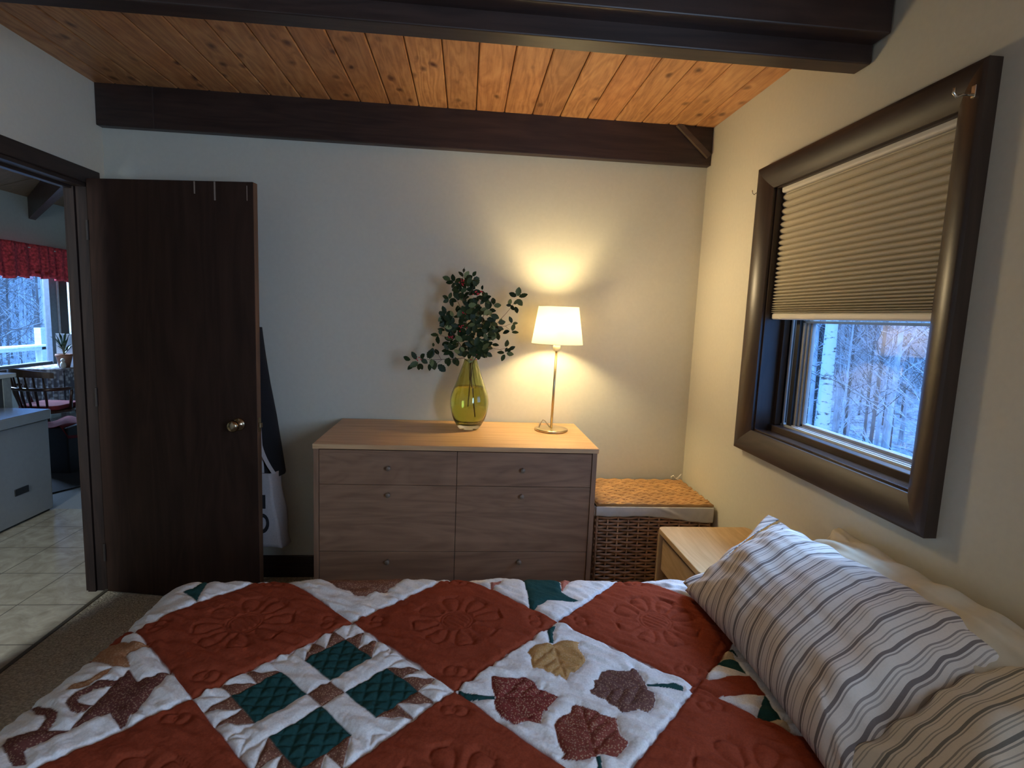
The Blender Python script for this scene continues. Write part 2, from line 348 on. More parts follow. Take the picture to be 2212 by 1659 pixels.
# ---------------------------------------------------------------- side window
glass_m = bpy.data.materials.new('pane_glass'); glass_m.use_nodes = True
nt = glass_m.node_tree; nt.nodes.remove(nt.nodes['Principled BSDF'])
tr = N(nt, 'ShaderNodeBsdfTransparent'); gs = N(nt, 'ShaderNodeBsdfGlossy'); gs.inputs['Roughness'].default_value = .004
lw = N(nt, 'ShaderNodeLayerWeight'); lw.inputs['Blend'].default_value = .5
fres = mth(nt, 'ADD', .045, mth(nt, 'MULTIPLY', mth(nt, 'POWER', lw.outputs['Facing'], 5), .95))
mx = N(nt, 'ShaderNodeMixShader'); nt.links.new(fres, mx.inputs[0])
nt.links.new(tr.outputs[0], mx.inputs[1]); nt.links.new(gs.outputs[0], mx.inputs[2])
nt.links.new(mx.outputs[0], nt.nodes['Material Output'].inputs[0])
def side_window():
    o = bpy.data.objects.new('window_1', None); col.objects.link(o); o.location = (XR, 1.78, 1.02)
    tag(o, 'dark wood framed window above the bed looking onto snowy woods', 'window', kind='structure')
    # mitred casing with a rounded face: profile (distance outwards from opening, projection from wall)
    prof = [(0, 0), (0, .014)]+[(.092*t, .014+.027*math.sin(math.pi*.62*t**.9)) for t in [k/14 for k in range(1, 14)]]+[(.092, .036), (.092, 0)]
    y0, y1, z0, z1 = 1.366, 2.208, 1.018, 2.026
    cor = [((y0, z0), (-1, -1)), ((y1, z0), (1, -1)), ((y1, z1), (1, 1)), ((y0, z1), (-1, 1))]
    for k in range(4):
        (a, da), (c, dc) = cor[k], cor[(k+1) % 4]
        vs = [(XR-h, p[0]+d[0]*w_, p[1]+d[1]*w_) for p, d in ((a, da), (c, dc)) for w_, h in prof]
        n = len(prof)
        MB().add(vs, [(i, i+1, n+i+1, n+i) for i in range(n-1)]+[(n-1, 0, n, 2*n-1), tuple(range(n)), tuple(range(2*n-1, n-1, -1))]).build('casing', trimy_m if k in (0, 2) else trimz_w, o, smooth=True)
        cs = [c_ for c_ in o.children if c_.name.startswith('casing')][-1]; cs.data.set_sharp_from_angle(angle=.5)
    x1 = 1.40
    MB().box(XR-.002, x1, WY1, WY1+.018-.02+.004, WZ0, WZ1).box(XR-.002, x1, WY1-.006, WY1+.0, WZ0, WZ1).build('jamb_liner', trimz_w, o)
    MB().box(XR-.002, x1, WY0, WY0+.008, WZ0, WZ1).build('jamb_liner', trimz_w, o)
    MB().box(XR-.002, x1, WY0, WY1, WZ1-.008, WZ1).build('jamb_liner', trimy_m, o)
    MB().box(XR-.002, 1.31, WY0, WY1, WZ0-.004, WZ0+.006).build('window_sill', trimy_g, o, bevel=.002)
    MB().box(1.305, 1.345, WY0, WY1, WZ0, WZ0+.030).build('bottom_stop', trimy_m, o, bevel=.003)
    MB().box(1.32, 1.345, WY1-.030, WY1-.004, WZ0+.03, WZ1).build('side_stop', trimz_w, o, bevel=.002)
    alu = plain('pale_track', (.62, .66, .70), .35, .3, var=.03, bs=0)
    for q in ((1.346, 1.352, WY0, WY1-.03, WZ0+.026, WZ0+.038), (1.356, 1.360, WY0, WY1-.03, WZ0+.03, WZ0+.042), (1.346, 1.352, WY1-.050, WY1-.040, WZ0+.03, WZ1), (1.354, 1.360, WY1-.062, WY1-.056, WZ0+.03, WZ1)):
        MB().box(*q).build('track', alu, o)
    bf = plain('black_frame', (.02, .02, .022), .4)
    MB().box(1.35, 1.40, WY1-.09, WY1-.064, WZ0, WZ1).build('side_stop', bf, o, bevel=.002); MB().box(1.35, 1.40, WY1-.04, WY1-.006, WZ0, WZ1).build('side_stop', bf, o, bevel=.002)
    vin = plain('weathered_sash', (.26, .25, .24), .5, var=.08, bs=.05)
    s = MB(); ya, yb, za, zb = 1.40, WY1-.09, 1.035, 2.0
    for e, x in ((0, 1.362), (.013, 1.370), (.024, 1.378)):
        s.box(x, x+.016, ya, yb, za+e, za+e+.016); s.box(x, x+.016, yb-.016-e, yb-e, za, zb)
        s.box(x, x+.016, ya+e, ya+e+.016, za, zb); s.box(x, x+.016, ya, yb, zb-.016-e, zb-e)
    s.box(1.362, 1.40, ya, yb, 1.482, 1.492)
    s.build('sash', vin, o, bevel=.002)
    MB().box(1.3855, 1.3885, ya+.03, yb-.03, za+.03, zb-.03).build('glass_pane', glass_m, o)
    MB().box(1.3950, 1.40, ya+.03, yb-.03, za+.036, za+.041).build('track', alu, o)
trimz_w = wood('window_stain_upright', (.050, .031, .025), (.029, .018, .014), 2, .46, spec=.35, bs=.08)
side_window()

# pleated shade
def shade():
    o = thing('pleated_shade', (1.285, 1.78, 1.49), 'beige pleated window shade drawn two thirds of the way down', 'window shade')
    y0, y1 = 1.362, 2.193
    fab = plain('shade_fabric', (.52, .46, .34), .9, var=.04, scale=300, bs=.1)
    rail = plain('shade_rail', (.72, .67, .58), .45, var=.02, bs=0)
    def rounded(z0, z1, x0, x1, name):
        r = min(.008, (z1-z0)*.35); P = []
        for cx, cz, a0 in ((x1-r, z1-r, 0), (x0+r, z1-r, 90), (x0+r, z0+r, 180), (x1-r, z0+r, 270)):
            for k in range(5): a = (a0+22.5*k)*D2R; P.append((cx+r*math.cos(a), cz+r*math.sin(a)))
        mb = MB().prism(P, y0+.004, y1-.004); mb.v = [(a, c, b_) for a, b_, c in mb.v]; mb.build(name, rail, o, smooth=False)
    rounded(2.003, 2.0295, 1.262, 1.315, 'head_rail'); rounded(1.493, 1.519, 1.270, 1.302, 'bottom_rail')
    n = 27; ztop, zbot = 2.001, 1.519
    wts = [1.65-1.25*(i/(n-1))**1.0 for i in range(n)]; tot = sum(wts)
    z = ztop; prof = [(1.276, z)]; back = []
    for w_ in wts:
        h = (ztop-zbot)*w_/tot; amp = .0085+.0035*(1-w_/1.65)
        for k in range(1, 9):
            t = k/8; prof.append((1.284-amp*math.sin(math.pi*t)**.75*1.6, z-h*t))
        z -= h
    mid = [(1.30, p[1]) for p in prof]
    # two faces of honeycomb cells
    P2 = prof + [(2*1.289-p[0], p[1]) for p in reversed(prof)]
    m_ = len(P2)
    mb = MB().add([(p[0], y, p[1]) for y in (y0, y1) for p in P2], [(i, (i+1) % m_, m_+(i+1) % m_, m_+i) for i in range(m_)])
    # end caps per cell
    L = len(prof)
    for y_i in (0, 1):
        for i in range(L-1):
            a = y_i*m_+i; mb.f.append((a, a+1, y_i*m_+(m_-1-(i+1)), y_i*m_+(m_-1-i)))
    ob = mb.build('pleated_fabric', fab, o)
shade()
metal_m = plain('bright_metal', (.75, .70, .60), .25, 1, var=.04, bs=0)
def bracket(y, z, s, label):
    o = thing('curtain_rod_bracket', (1.21, y, z), label, 'bracket')
    b_ = MB().box(1.206, 1.211, y-.006, y+.006, z-.014, z+.014); b_.build('mounting_plate', metal_m, o, bevel=.001)
    MB().tube([(1.206, y, z-.008), (1.178, y, z-.010), (1.165, y, z-.016), (1.156, y, z-.008), (1.157, y, z+.004)], .0035, 8).build('hook', metal_m, o, smooth=True)
bracket(1.298, 2.046, 1, 'small bright metal rod bracket on the upper right corner of the window frame')
o = thing('curtain_rod_bracket', (1.249, 2.318, 2.03), 'thin wire hook beside the upper left corner of the window frame', 'bracket')
MB().box(1.244, 1.25, 2.312, 2.326, 2.012, 2.04).build('mounting_plate', metal_m, o, bevel=.001)
MB().tube([(1.246, 2.318, 2.03), (1.222, 2.318, 2.028), (1.212, 2.318, 2.020), (1.204, 2.318, 2.026), (1.203, 2.318, 2.038)], .0018, 8).build('hook', metal_m, o, smooth=True)
# ================================================================ dresser
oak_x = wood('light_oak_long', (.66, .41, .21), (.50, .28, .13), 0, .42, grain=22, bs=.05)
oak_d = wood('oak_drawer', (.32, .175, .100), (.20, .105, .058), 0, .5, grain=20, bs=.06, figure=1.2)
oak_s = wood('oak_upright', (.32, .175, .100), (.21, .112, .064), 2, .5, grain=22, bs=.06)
dark_gap = plain('dark_recess', (.02, .015, .012), .9, bs=0)
DX0, DX1, DF, DB, DT = -.632, .606, 2.322, 2.893, .894
def dresser():
    o = thing('dresser', (-.013, 2.61, 0), 'wide six-drawer oak dresser against the back wall holding vase and lamp', 'dresser')
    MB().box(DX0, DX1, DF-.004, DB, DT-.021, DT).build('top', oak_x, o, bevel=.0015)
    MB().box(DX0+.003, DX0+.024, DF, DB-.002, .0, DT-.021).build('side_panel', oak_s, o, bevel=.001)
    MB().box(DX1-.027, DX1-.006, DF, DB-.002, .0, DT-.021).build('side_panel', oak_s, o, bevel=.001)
    MB().box(DX0+.024, DX1-.027, DB-.012, DB-.004, .06, DT-.021).build('back_panel', oak_s, o)
    MB().box(DX0+.024, DX1-.027, DF+.035, DF+.05, .06, DT-.022).build('inner_frame', dark_gap, o)
    MB().box(DX0+.024, DX1-.027, DF+.03, DF+.05, .0, .10).build('plinth', oak_d, o)
    xm = -.0195; x0, x1 = DX0+.026, DX1-.029
    cone = lambda cx, z: MB()
    knob_m = wood('knob_wood', (.24, .17, .12), (.17, .12, .08), 0, .45)
    for (za, zb, kz) in ((.7165, .868, .793), (.4145, .7145, .6745), (.1125, .4125, .371)):
        for (xa, xb, kx) in ((x0, xm-.001, -.313), (xm+.001, x1, .269)):
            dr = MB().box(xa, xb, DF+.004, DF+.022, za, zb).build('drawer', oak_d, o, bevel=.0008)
            k = MB().lathe([(.007, 0), (.006, .006), (.0085, .014), (.0105, .019), (.0095, .022)], n=20)
            M_ = Matrix.Translation((kx, DF+.004, kz)) @ Matrix.Rotation(math.pi/2, 4, 'X')
            k.v = [tuple(M_ @ Vector(v)) for v in k.v]; k.build('knob', knob_m, dr, smooth=True)
dresser()

# ================================================================ lamp
def lamp():
    cx, cy, z0 = .449, 2.70, DT
    o = thing('table_lamp', (cx, cy, z0), 'slim brass table lamp with glowing cream shade on the dresser', 'lamp')
    brass = plain('satin_brass', (.62, .50, .30), .30, 1, var=.04, bs=0)
    MB().lathe([(.082, z0), (.085, z0+.003), (.085, z0+.009), (.081, z0+.013), (.012, z0+.0145)], cx, cy, 56).build('base', brass, o, smooth=True, bevel=.001)
    MB().tube([(cx, cy, z0+.012), (cx+.008, cy, z0+.412)], .0062, 16).build('pole', brass, o, smooth=True)
    sock = plain('cream_plastic', (.75, .66, .42), .4, bs=0)
    MB().lathe([(.009, z0+.404), (.017, z0+.410), (.019, z0+.420), (.019, z0+.447), (.014, z0+.450), (.014, z0+.475)], cx+.008, cy, 28).build('socket', sock, o, smooth=True)
    # fabric shade, lit through by the bulb
    m, nt, bs = new_mat('lamp_shade_fabric')
    nt.nodes.remove(bs)
    df = N(nt, 'ShaderNodeBsdfDiffuse'); tl = N(nt, 'ShaderNodeBsdfTranslucent'); mx = N(nt, 'ShaderNodeMixShader')
    df.inputs[0].default_value = (.80, .74, .58, 1); tl.inputs[0].default_value = (.93, .88, .74, 1); mx.inputs[0].default_value = .68
    em = N(nt, 'ShaderNodeEmission'); em.inputs[0].default_value = (1, .78, .42, 1); em.inputs[1].default_value = .14; ad = N(nt, 'ShaderNodeAddShader')
    nt.links.new(mx.outputs[0], ad.inputs[0]); nt.links.new(em.outputs[0], ad.inputs[1])
    nt.links.new(df.outputs[0], mx.inputs[1]); nt.links.new(tl.outputs[0], mx.inputs[2]); nt.links.new(ad.outputs[0], nt.nodes['Material Output'].inputs[0])
    sx = cx+.009; zb, zt = z0+.440, z0+.627
    MB().lathe([(.128, zb), (.0995, zt)], sx, cy, 72, False, False).build('lamp_shade', m, o, smooth=True, solid=.0012)
    rim = plain('shade_rim', (.80, .74, .60), .7, bs=0)
    for r, z in ((.1283, zb+.001), (.0998, zt-.001)):
        MB().tube([(sx+r*math.cos(a*math.pi/36), cy+r*math.sin(a*math.pi/36), z) for a in range(72)], .0014, 6, closed=True).build('rim_wire', rim, o, smooth=True)
    sp = MB()
    for a in range(3):
        t = a*2*math.pi/3+.4; sp.tube([(sx+.016*math.cos(t), cy+.016*math.sin(t), z0+.470), (sx+.113*math.cos(t), cy+.113*math.sin(t), z0+.535)], .001, 6)
    sp.build('shade_spider', brass, o)
    m, nt, bs = new_mat('bulb_glow')
    bs.inputs['Base Color'].default_value = (1, .9, .7, 1); bs.inputs['Emission Color'].default_value = (1, .74, .38, 1); bs.inputs['Emission Strength'].default_value = 12
    zc = z0+.535
    MB().lathe([(.011, zc-.052), (.013, zc-.04), (.024, zc-.018), (.030, zc+.002), (.027, zc+.018), (.016, zc+.029), (.004, zc+.032)], sx, cy, 24).build('light_bulb', m, o, smooth=True)
    l = bpy.data.lights.new('bulb_light', 'POINT'); l.energy = BULB_W; l.color = (1.0, .78, .40); l.shadow_soft_size = .034
    lo = bpy.data.objects.new('bulb_light', l); col.objects.link(lo); lo.location = (sx, cy, zc)
    g = bpy.data.lights.new('warm_fill', 'SPOT'); g.energy = 4.8; g.color = (1.0, .76, .42); g.shadow_soft_size = .06; g.spot_size = math.radians(172); g.spot_blend = 1.0  # added warm fill above the lamp, no fixture of its own, brightens the window wall
    go = bpy.data.objects.new('warm_fill', g); col.objects.link(go); go.location = (sx+.06, cy-.09, zc+.25); go.rotation_euler = Vector((.88, -.42, -.25)).to_track_quat('-Z', 'Y').to_euler()
    wire = plain('clear_cord', (.42, .33, .20), .3, bs=0)
    pts = []
    P3 = [(-.006, .012), (-.018, .028), (-.030, .046), (-.042, .052), (-.052, .036), (-.058, .020)]
    for dx, dz in P3: pts.append((cx+dx, cy+.012, z0+dz))
    pts += [(cx-.062, cy+.03, z0+.004), (cx-.05, cy+.10, z0+.004), (cx-.03, cy+.190, z0+.004), (cx-.03, cy+.199, z0+.002), (cx-.03, cy+.2005, z0-.02), (cx-.03, cy+.2005, z0-.12)]
    MB().tube(pts, .0024, 8).build('power_cord', wire, o, smooth=True)
BULB_W = 27.0
lamp()

# ================================================================ vase
VX, VY, VZ = .030, 2.70, DT
def vase():
    o = thing('glass_vase', (VX, VY, VZ), 'olive green teardrop glass vase half full of water on the dresser', 'vase')
    m, nt, bs = new_mat('olive_glass')
    bs.inputs['Base Color'].default_value = (.73, .76, .40, 1); bs.inputs['Transmission Weight'].default_value = 1
    bs.inputs['Roughness'].default_value = .0; bs.inputs['IOR'].default_value = 1.48
    out = [(.001, .0265), (.060, .0265), (.067, .0280), (.081, .055), (.091, .0906), (.0958, .125), (.0955, .1486), (.090, .178), (.0805, .205), (.071, .230), (.0605, .260), (.050, .291), (.040, .320), (.0335, .340), (.0318, .349)]
    inn = [(.0295, .349), (.031, .340), (.0375, .320), (.0475, .291), (.058, .260), (.0685, .230), (.078, .205), (.0875, .178), (.093, .1486), (.0933, .125), (.0885, .0906), (.078, .060), (.066, .042), (.045, .034), (.002, .032)]
    # smooth the profile
    def sm(p, k=3):
        r = []
        for i in range(len(p)-1):
            a, b_, c, d = p[max(i-1, 0)], p[i], p[i+1], p[min(i+2, len(p)-1)]
            for j in range(k):
                t = j/k; r.append(tuple(.5*((2*b_[q])+(-a[q]+c[q])*t+(2*a[q]-5*b_[q]+4*c[q]-d[q])*t*t+(-a[q]+3*b_[q]-3*c[q]+d[q])*t**3) for q in (0, 1)))
        return r+[p[-1]]
    pr = out[:2]+sm(out[1:])+sm(inn)
    MB().lathe([(r, VZ+z+.0005) for r, z in pr], VX, VY, 72).build('vase_body', m, o, smooth=True)
    m3, nt, bs = new_mat('clear_glass')
    bs.inputs['Base Color'].default_value = (.97, .97, .93, 1); bs.inputs['Transmission Weight'].default_value = 1; bs.inputs['Roughness'].default_value = .02; bs.inputs['IOR'].default_value = 1.48
    MB().lathe([(.001, VZ+.0005), (.044, VZ+.0005), (.050, VZ+.003), (.0585, VZ+.014), (.0662, VZ+.0262), (.001, VZ+.0262)], VX, VY, 72).build('vase_foot', m3, o, smooth=False, bevel=.001)
    m2, nt, bs = new_mat('water')
    bs.inputs['Base Color'].default_value = (.93, .93, .62, 1); bs.inputs['Transmission Weight'].default_value = 1
    bs.inputs['Roughness'].default_value = 0; bs.inputs['IOR'].default_value = 1.33
    wp = [(r-.0004, z) for r, z in reversed(sm(inn)) if z < .214]; 
    MB().lathe([(max(r, .001), VZ+z+.001) for r, z in wp]+[(.0725, VZ+.2145), (.001, VZ+.2145)], VX, VY, 72).build('water', m2, o, smooth=True)
vase()

# ---------------------------------------------------------------- holly branches standing in the vase
leaf_m, nt, bs = new_mat('holly_leaf')
oi = N(nt, 'ShaderNodeVertexColor'); oi.layer_name = 'tone'
nt.links.new(ramp(nt, oi.outputs[0], [(0, (.014, .030, .010)), (.6, (.038, .066, .020)), (1, (.22, .26, .11))]), bs.inputs['Base Color'])
bs.inputs['Roughness'].default_value = .5; bs.inputs['Specular IOR Level'].default_value = .25
stem_m = plain('twig_bark', (.085, .045, .03), .7, scale=80)
berry_m = plain('red_berry', (.55, .04, .06), .25, bs=0)
def hp(cx, cy, d=0.0):      # sizes measured in 1/1898 m from the vase axis and foot
    return Vector((VX+(cx-705)/1898, VY+d, VZ+(1612-cy)/1898))
rnd = random.Random(11)
def add_leaf(mb, tones, pos, direc, size, up):
    d = direc.normalized(); s = d.cross(up)
    if s.length < .05: s = d.cross(Vector((1, 0, 0)))
    s.normalize(); n = s.cross(d).normalized()
    L = size*1.06; W = size*rnd.uniform(.29, .37)
    out = [(0, 0), (.10, .42), (.26, .86), (.33, .78), (.48, 1.02), (.56, .88), (.70, .84), (.76, .66), (.88, .44), (1, 0)]
    k = len(mb.v); curl = rnd.uniform(-.14, .10); fold = rnd.uniform(.1, .35)
    mid = [pos+d*(L*t)+n*(curl*L*(t*t)) for t, _ in out]
    vs = list(mid)
    for sg in (1, -1):
        for (t, w_), c in zip(out[1:-1], mid[1:-1]): vs.append(c+s*(sg*W*w_)+n*(fold*W*w_))
    fs = []; M_ = len(out)
    for q, sg in enumerate((1, -1)):
        b0 = M_+q*(M_-2)
        fs.append((0, 1, b0) if sg == 1 else (0, b0, 1))
        for i in range(1, M_-2):
            f_ = (i, i+1, b0+i, b0+i-1); fs.append(f_ if sg == 1 else f_[::-1])
        fs.append((M_-2, M_-1, b0+M_-3) if sg == 1 else (M_-2, b0+M_-3, M_-1))
    mb.add(vs, fs); t_ = rnd.random()**2.4; tones += [t_]*len(vs)
def branch(label, skels, leaves, berries, group=None):
    """skels: lists of (cx, cy, depth, radius mm); leaves: list of (cx, cy, depth, dx, dy); berries: (cx, cy, depth, n)"""
    p0 = skels[0][0]
    o = thing('holly_branch', hp(*p0[:3]), label, 'branch')
    for sk in skels:
        pts = [hp(*q[:3]) for q in sk]
        fine = []
        for i in range(len(pts)-1):
            for j in range(4):
                t = j/4; w_ = pts[i].lerp(pts[i+1], t); fine.append((w_+Vector((rnd.uniform(-1, 1), rnd.uniform(-1, 1), rnd.uniform(-1, 1)))*.0007*(j > 0), (sk[i][3]*(1-t)+sk[i+1][3]*t)/1000))
        fine.append((pts[-1], sk[-1][3]/1000))
        MB().tube([a for a, _ in fine], [r for _, r in fine], 7).build('stem' if sk is skels[0] else 'twig', stem_m, o, smooth=True)
    mb = MB(); tones = []
    for cx, cy, dp, dx, dy, sz in leaves:
        dr = Vector((dx, rnd.uniform(-.55, .55), dy)); up = Vector((rnd.uniform(-.6, .6), -1.0, rnd.uniform(-.2, .9)))
        add_leaf(mb, tones, hp(cx, cy, dp), dr, sz, up)
    me = bpy.data.meshes.new('foliage'); off = origin_of(o)
    me.from_pydata([Vector(v)-off for v in mb.v], [], mb.f); me.materials.append(leaf_m); me.shade_smooth()
    at = me.color_attributes.new('tone', 'FLOAT_COLOR', 'POINT')
    at.data.foreach_set('color', [x for t in tones for x in (t, t, t, 1)])
    fo = bpy.data.objects.new('foliage', me); col.objects.link(fo); fo.parent = o
    if berries:
        for cx, cy, dp, n in berries:
            bb = MB()
            for _ in range(n): bb.ball(hp(cx+rnd.gauss(0, 22), cy+rnd.gauss(0, 14), dp+rnd.gauss(0, .008)), .0033, 8)
            bb.build('berry_cluster', berry_m, o, smooth=True)
def cluster(cx, cy, n=5, dp=0, r=4, sz=.037, a0=None, arc=360):
    out = []; a = rnd.uniform(0, 360) if a0 is None else a0
    for k in range(n):
        t = (a+arc*k/n+rnd.uniform(-18, 18))*D2R
        out.append((cx+r*math.cos(t), cy-r*math.sin(t), dp+rnd.uniform(-.012, .012), math.cos(t), math.sin(t), sz*rnd.uniform(.82, 1.12)))
    return out
def along(pts, n, dp=0, sz=.039, spread=30):
    out = []; n = int(n*1.6)
    for k in range(n):
        t = k/(n-1)*(len(pts)-1.001); i = int(t); u = t-i
        x = pts[i][0]*(1-u)+pts[i+1][0]*u; y = pts[i][1]*(1-u)+pts[i+1][1]*u
        a = rnd.uniform(0, 2*math.pi)
        out.append((x+rnd.gauss(0, spread), y+rnd.gauss(0, spread), dp+rnd.uniform(-.05, .05), math.cos(a), math.sin(a)*.8+.15, sz*rnd.uniform(.85, 1.15)))
    return out
A = [(748, 1480, 0, 2.2), (730, 1290, .0, 2.3), (712, 1120, -.002, 2.6), (700, 950, -.004, 2.6), (680, 800, 0, 2.4), (650, 600, 0, 2), (622, 400, 0, 1.6), (610, 200, 0, 1.2), (622, 100, 0, .8)]
branch('tallest dark green holly branch rising to a point above the vase', [A, [(640, 560, 0, 1.4), (560, 400, 0, 1.1), (510, 240, 0, .8)], [(622, 400, 0, 1.2), (700, 300, 0, 1), (730, 190, 0, .8)]],
       [(610, 190, 0, -.6, .75, .034), (600, 200, 0, -.2, -1, .030), (615, 150, 0, .1, 1, .022), (700, 180, 0, .5, .8, .028), (705, 200, 0, 1, .1, .03), (620, 200, 0, .6, .9, .040), (640, 210, -.01, .8, .5, .038)]
       + along([(560, 250), (640, 250), (700, 280), (600, 340)], 12) + cluster(530, 240, 5) + cluster(490, 400, 5) + cluster(590, 330, 5) + along([(600, 400), (660, 420), (620, 540), (560, 480)], 13)
       + cluster(640, 520, 6, -.03), [(640, 240, -.03, 16), (610, 260, -.03, 5), (632, 530, -.04, 5)])
Bk = [(695, 1390, .005, 1.8), (704, 1210, .004, 2), (708, 1000, .004, 2.2), (760, 800, .02, 2), (800, 600, .02, 1.6), (830, 440, .02, 1.2), (900, 380, .02, 1)]
branch('bushy holly branch filling the upper right middle of the bouquet', [Bk, [(780, 700, .02, 1.4), (760, 500, .01, 1.1), (770, 300, .01, .8)], [(830, 440, .02, 1), (920, 430, .02, .8)]],
       [(905, 430, .02, -.15, 1, .036), (905, 440, .02, 1, .1, .036), (790, 300, 0, .1, .9, .024), (740, 270, 0, -.4, .5, .034), (820, 390, 0, .2, 1, .036), (800, 380, 0, .6, .9, .040)]
       + cluster(820, 380, 5) + cluster(860, 480, 6) + along([(760, 400), (740, 520), (820, 560), (870, 560)], 16) + cluster(700, 460, 5, -.02) + along([(700, 560), (780, 640), (860, 640), (760, 720)], 15) + cluster(740, 620, 5, -.04),
       [(755, 325, -.02, 12), (610, 655, -.04, 9)])
Ck = [(705, 1180, -.004, 1.8), (706, 960, -.006, 2), (640, 860, -.01, 1.7), (560, 760, -.01, 1.5), (500, 640, -.01, 1.3), (440, 560, -.01, 1), (400, 540, -.01, .8)]
branch('holly branch spreading to the left middle of the bouquet', [Ck, [(560, 760, -.01, 1), (450, 740, -.01, .8), (400, 730, -.01, .7)], [(660, 828, -.02, 1), (600, 826, -.02, .9), (545, 826, -.02, .8)]],
       [(440, 540, 0, -.8, .5, .026), (430, 560, 0, -.6, -.8, .030), (400, 740, 0, -1, .1, .040), (395, 740, 0, 0, -1, .042), (420, 730, 0, -.1, .7, .030)]
       + cluster(460, 540, 6) + cluster(470, 620, 5) + along([(460, 640), (520, 700), (560, 640), (600, 720)], 16) + cluster(500, 790, 5) + cluster(500, 870, 4) + along([(560, 900), (620, 740), (640, 680)], 10) + cluster(530, 560, 4),
       [(520, 740, -.03, 7), (595, 885, -.03, 6)])
Dk = [(700, 1150, .002, 1.6), (690, 975, -.012, 1.6), (640, 935, -.02, 1.5), (540, 950, -.02, 1.4), (430, 955, -.02, 1.2), (330, 962, -.02, 1), (235, 950, -.02, .8)]
branch('long low holly branch reaching out to the left over the dresser', [Dk, [(440, 955, -.02, .9), (385, 1000, -.02, .7)], [(430, 955, -.02, .9), (385, 880, -.02, .8), (350, 850, -.02, .6)]],
       [(150, 970, -.02, -1, .35, .042), (205, 965, -.02, -.6, .9, .044), (220, 990, -.02, -.9, -.45, .046), (180, 1010, -.02, -.6, -.6, .038), (230, 1000, -.02, -.1, -1, .034), (235, 1000, -.02, .5, -.9, .034), (240, 950, -.02, .6, .6, .034), (245, 960, -.02, .7, -.4, .036),
        (350, 850, -.02, -.2, -1, .054), (345, 870, -.02, -.45, -.9, .045), (375, 860, -.02, .4, -.8, .034), (355, 840, -.02, 0, 1, .02), (325, 1000, -.02, 0, -1, .036), (350, 960, -.02, .25, -1, .052), (340, 950, -.02, .1, -.9, .04), (400, 1005, -.02, .8, -.75, .052), (500, 935, -.02, 0, -1, .042), (490, 940, -.02, -.3, -.8, .03),
        (560, 930, -.02, .3, -1, .048), (545, 940, -.02, .1, -.6, .03), (640, 880, -.02, -.4, .6, .03), (600, 900, -.02, .8, .2, .03)], [(240, 950, -.03, 4)])
Ek = [(790, 1250, .006, 1.3), (745, 1160, .006, 1.5), (722, 1000, .004, 1.7), (790, 820, .01, 1.6), (880, 670, .01, 1.4), (960, 580, .01, 1.1), (1055, 465, .01, .9), (1120, 370, .01, .7)]
branch('slender holly branch reaching up to the right towards the lamp', [Ek, [(900, 635, .01, 1), (1020, 625, .01, .8), (1080, 598, .01, .7)], [(1020, 625, .01, .7), (1062, 660, .01, .6)]],
       [(1115, 345, 0, -1, .4, .040), (1125, 345, 0, .1, 1, .044), (1135, 350, 0, 1, .3, .044), (1120, 370, 0, .7, -.9, .042), (1060, 370, 0, -.2, -.9, .034), (1070, 430, 0, -.9, 0, .026), (1065, 430, 0, .4, -.7, .030), (1105, 440, 0, .3, -1, .036), (1090, 420, 0, .6, .6, .032),
        (1080, 595, 0, -.4, .9, .034), (1085, 600, 0, 1, .1, .026), (1100, 600, 0, -.2, -1, .036), (1062, 670, 0, -1, -.4, .036), (1080, 680, 0, 1, 0, .034), (950, 600, 0, .9, .2, .036), (950, 640, 0, .9, -.3, .032), (960, 590, 0, .5, .5, .026), (940, 680, 0, .3, -1, .046), (930, 690, 0, -.4, -1, .040), (900, 700, 0, .1, -1, .036)]
       + cluster(880, 600, 6) + cluster(890, 680, 5), [])
Fk = [(715, 1140, .0, 1.5), (724, 980, -.004, 1.6), (770, 900, -.01, 1.4), (830, 832, -.01, 1.1), (900, 832, -.01, .9), (975, 848, -.01, .8), (1030, 830, -.01, .6)]
branch('low holly branch with pale leaves dangling to the right of the vase neck', [Fk, [(975, 848, -.01, .6), (1030, 872, -.01, .5)]],
       [(1030, 820, 0, .2, 1, .036), (1060, 845, 0, .9, .5, .034), (1040, 880, 0, 1, -.1, .036), (1020, 880, 0, -1, 0, .036), (1022, 890, 0, -.4, -1, .036), (1040, 860, 0, .6, .3, .03), (1030, 870, 0, .2, .6, .024)]
       + cluster(740, 820, 7, -.03, sz=.046) + cluster(800, 850, 6, -.04, sz=.044) + cluster(700, 880, 5, -.04) + cluster(840, 820, 5, -.02) + along([(680, 740), (740, 780), (820, 760), (850, 870)], 14) + along([(620, 900), (700, 920), (780, 900), (840, 880)], 8, -.01, .032, 14),
       [(730, 925, -.04, 6)])

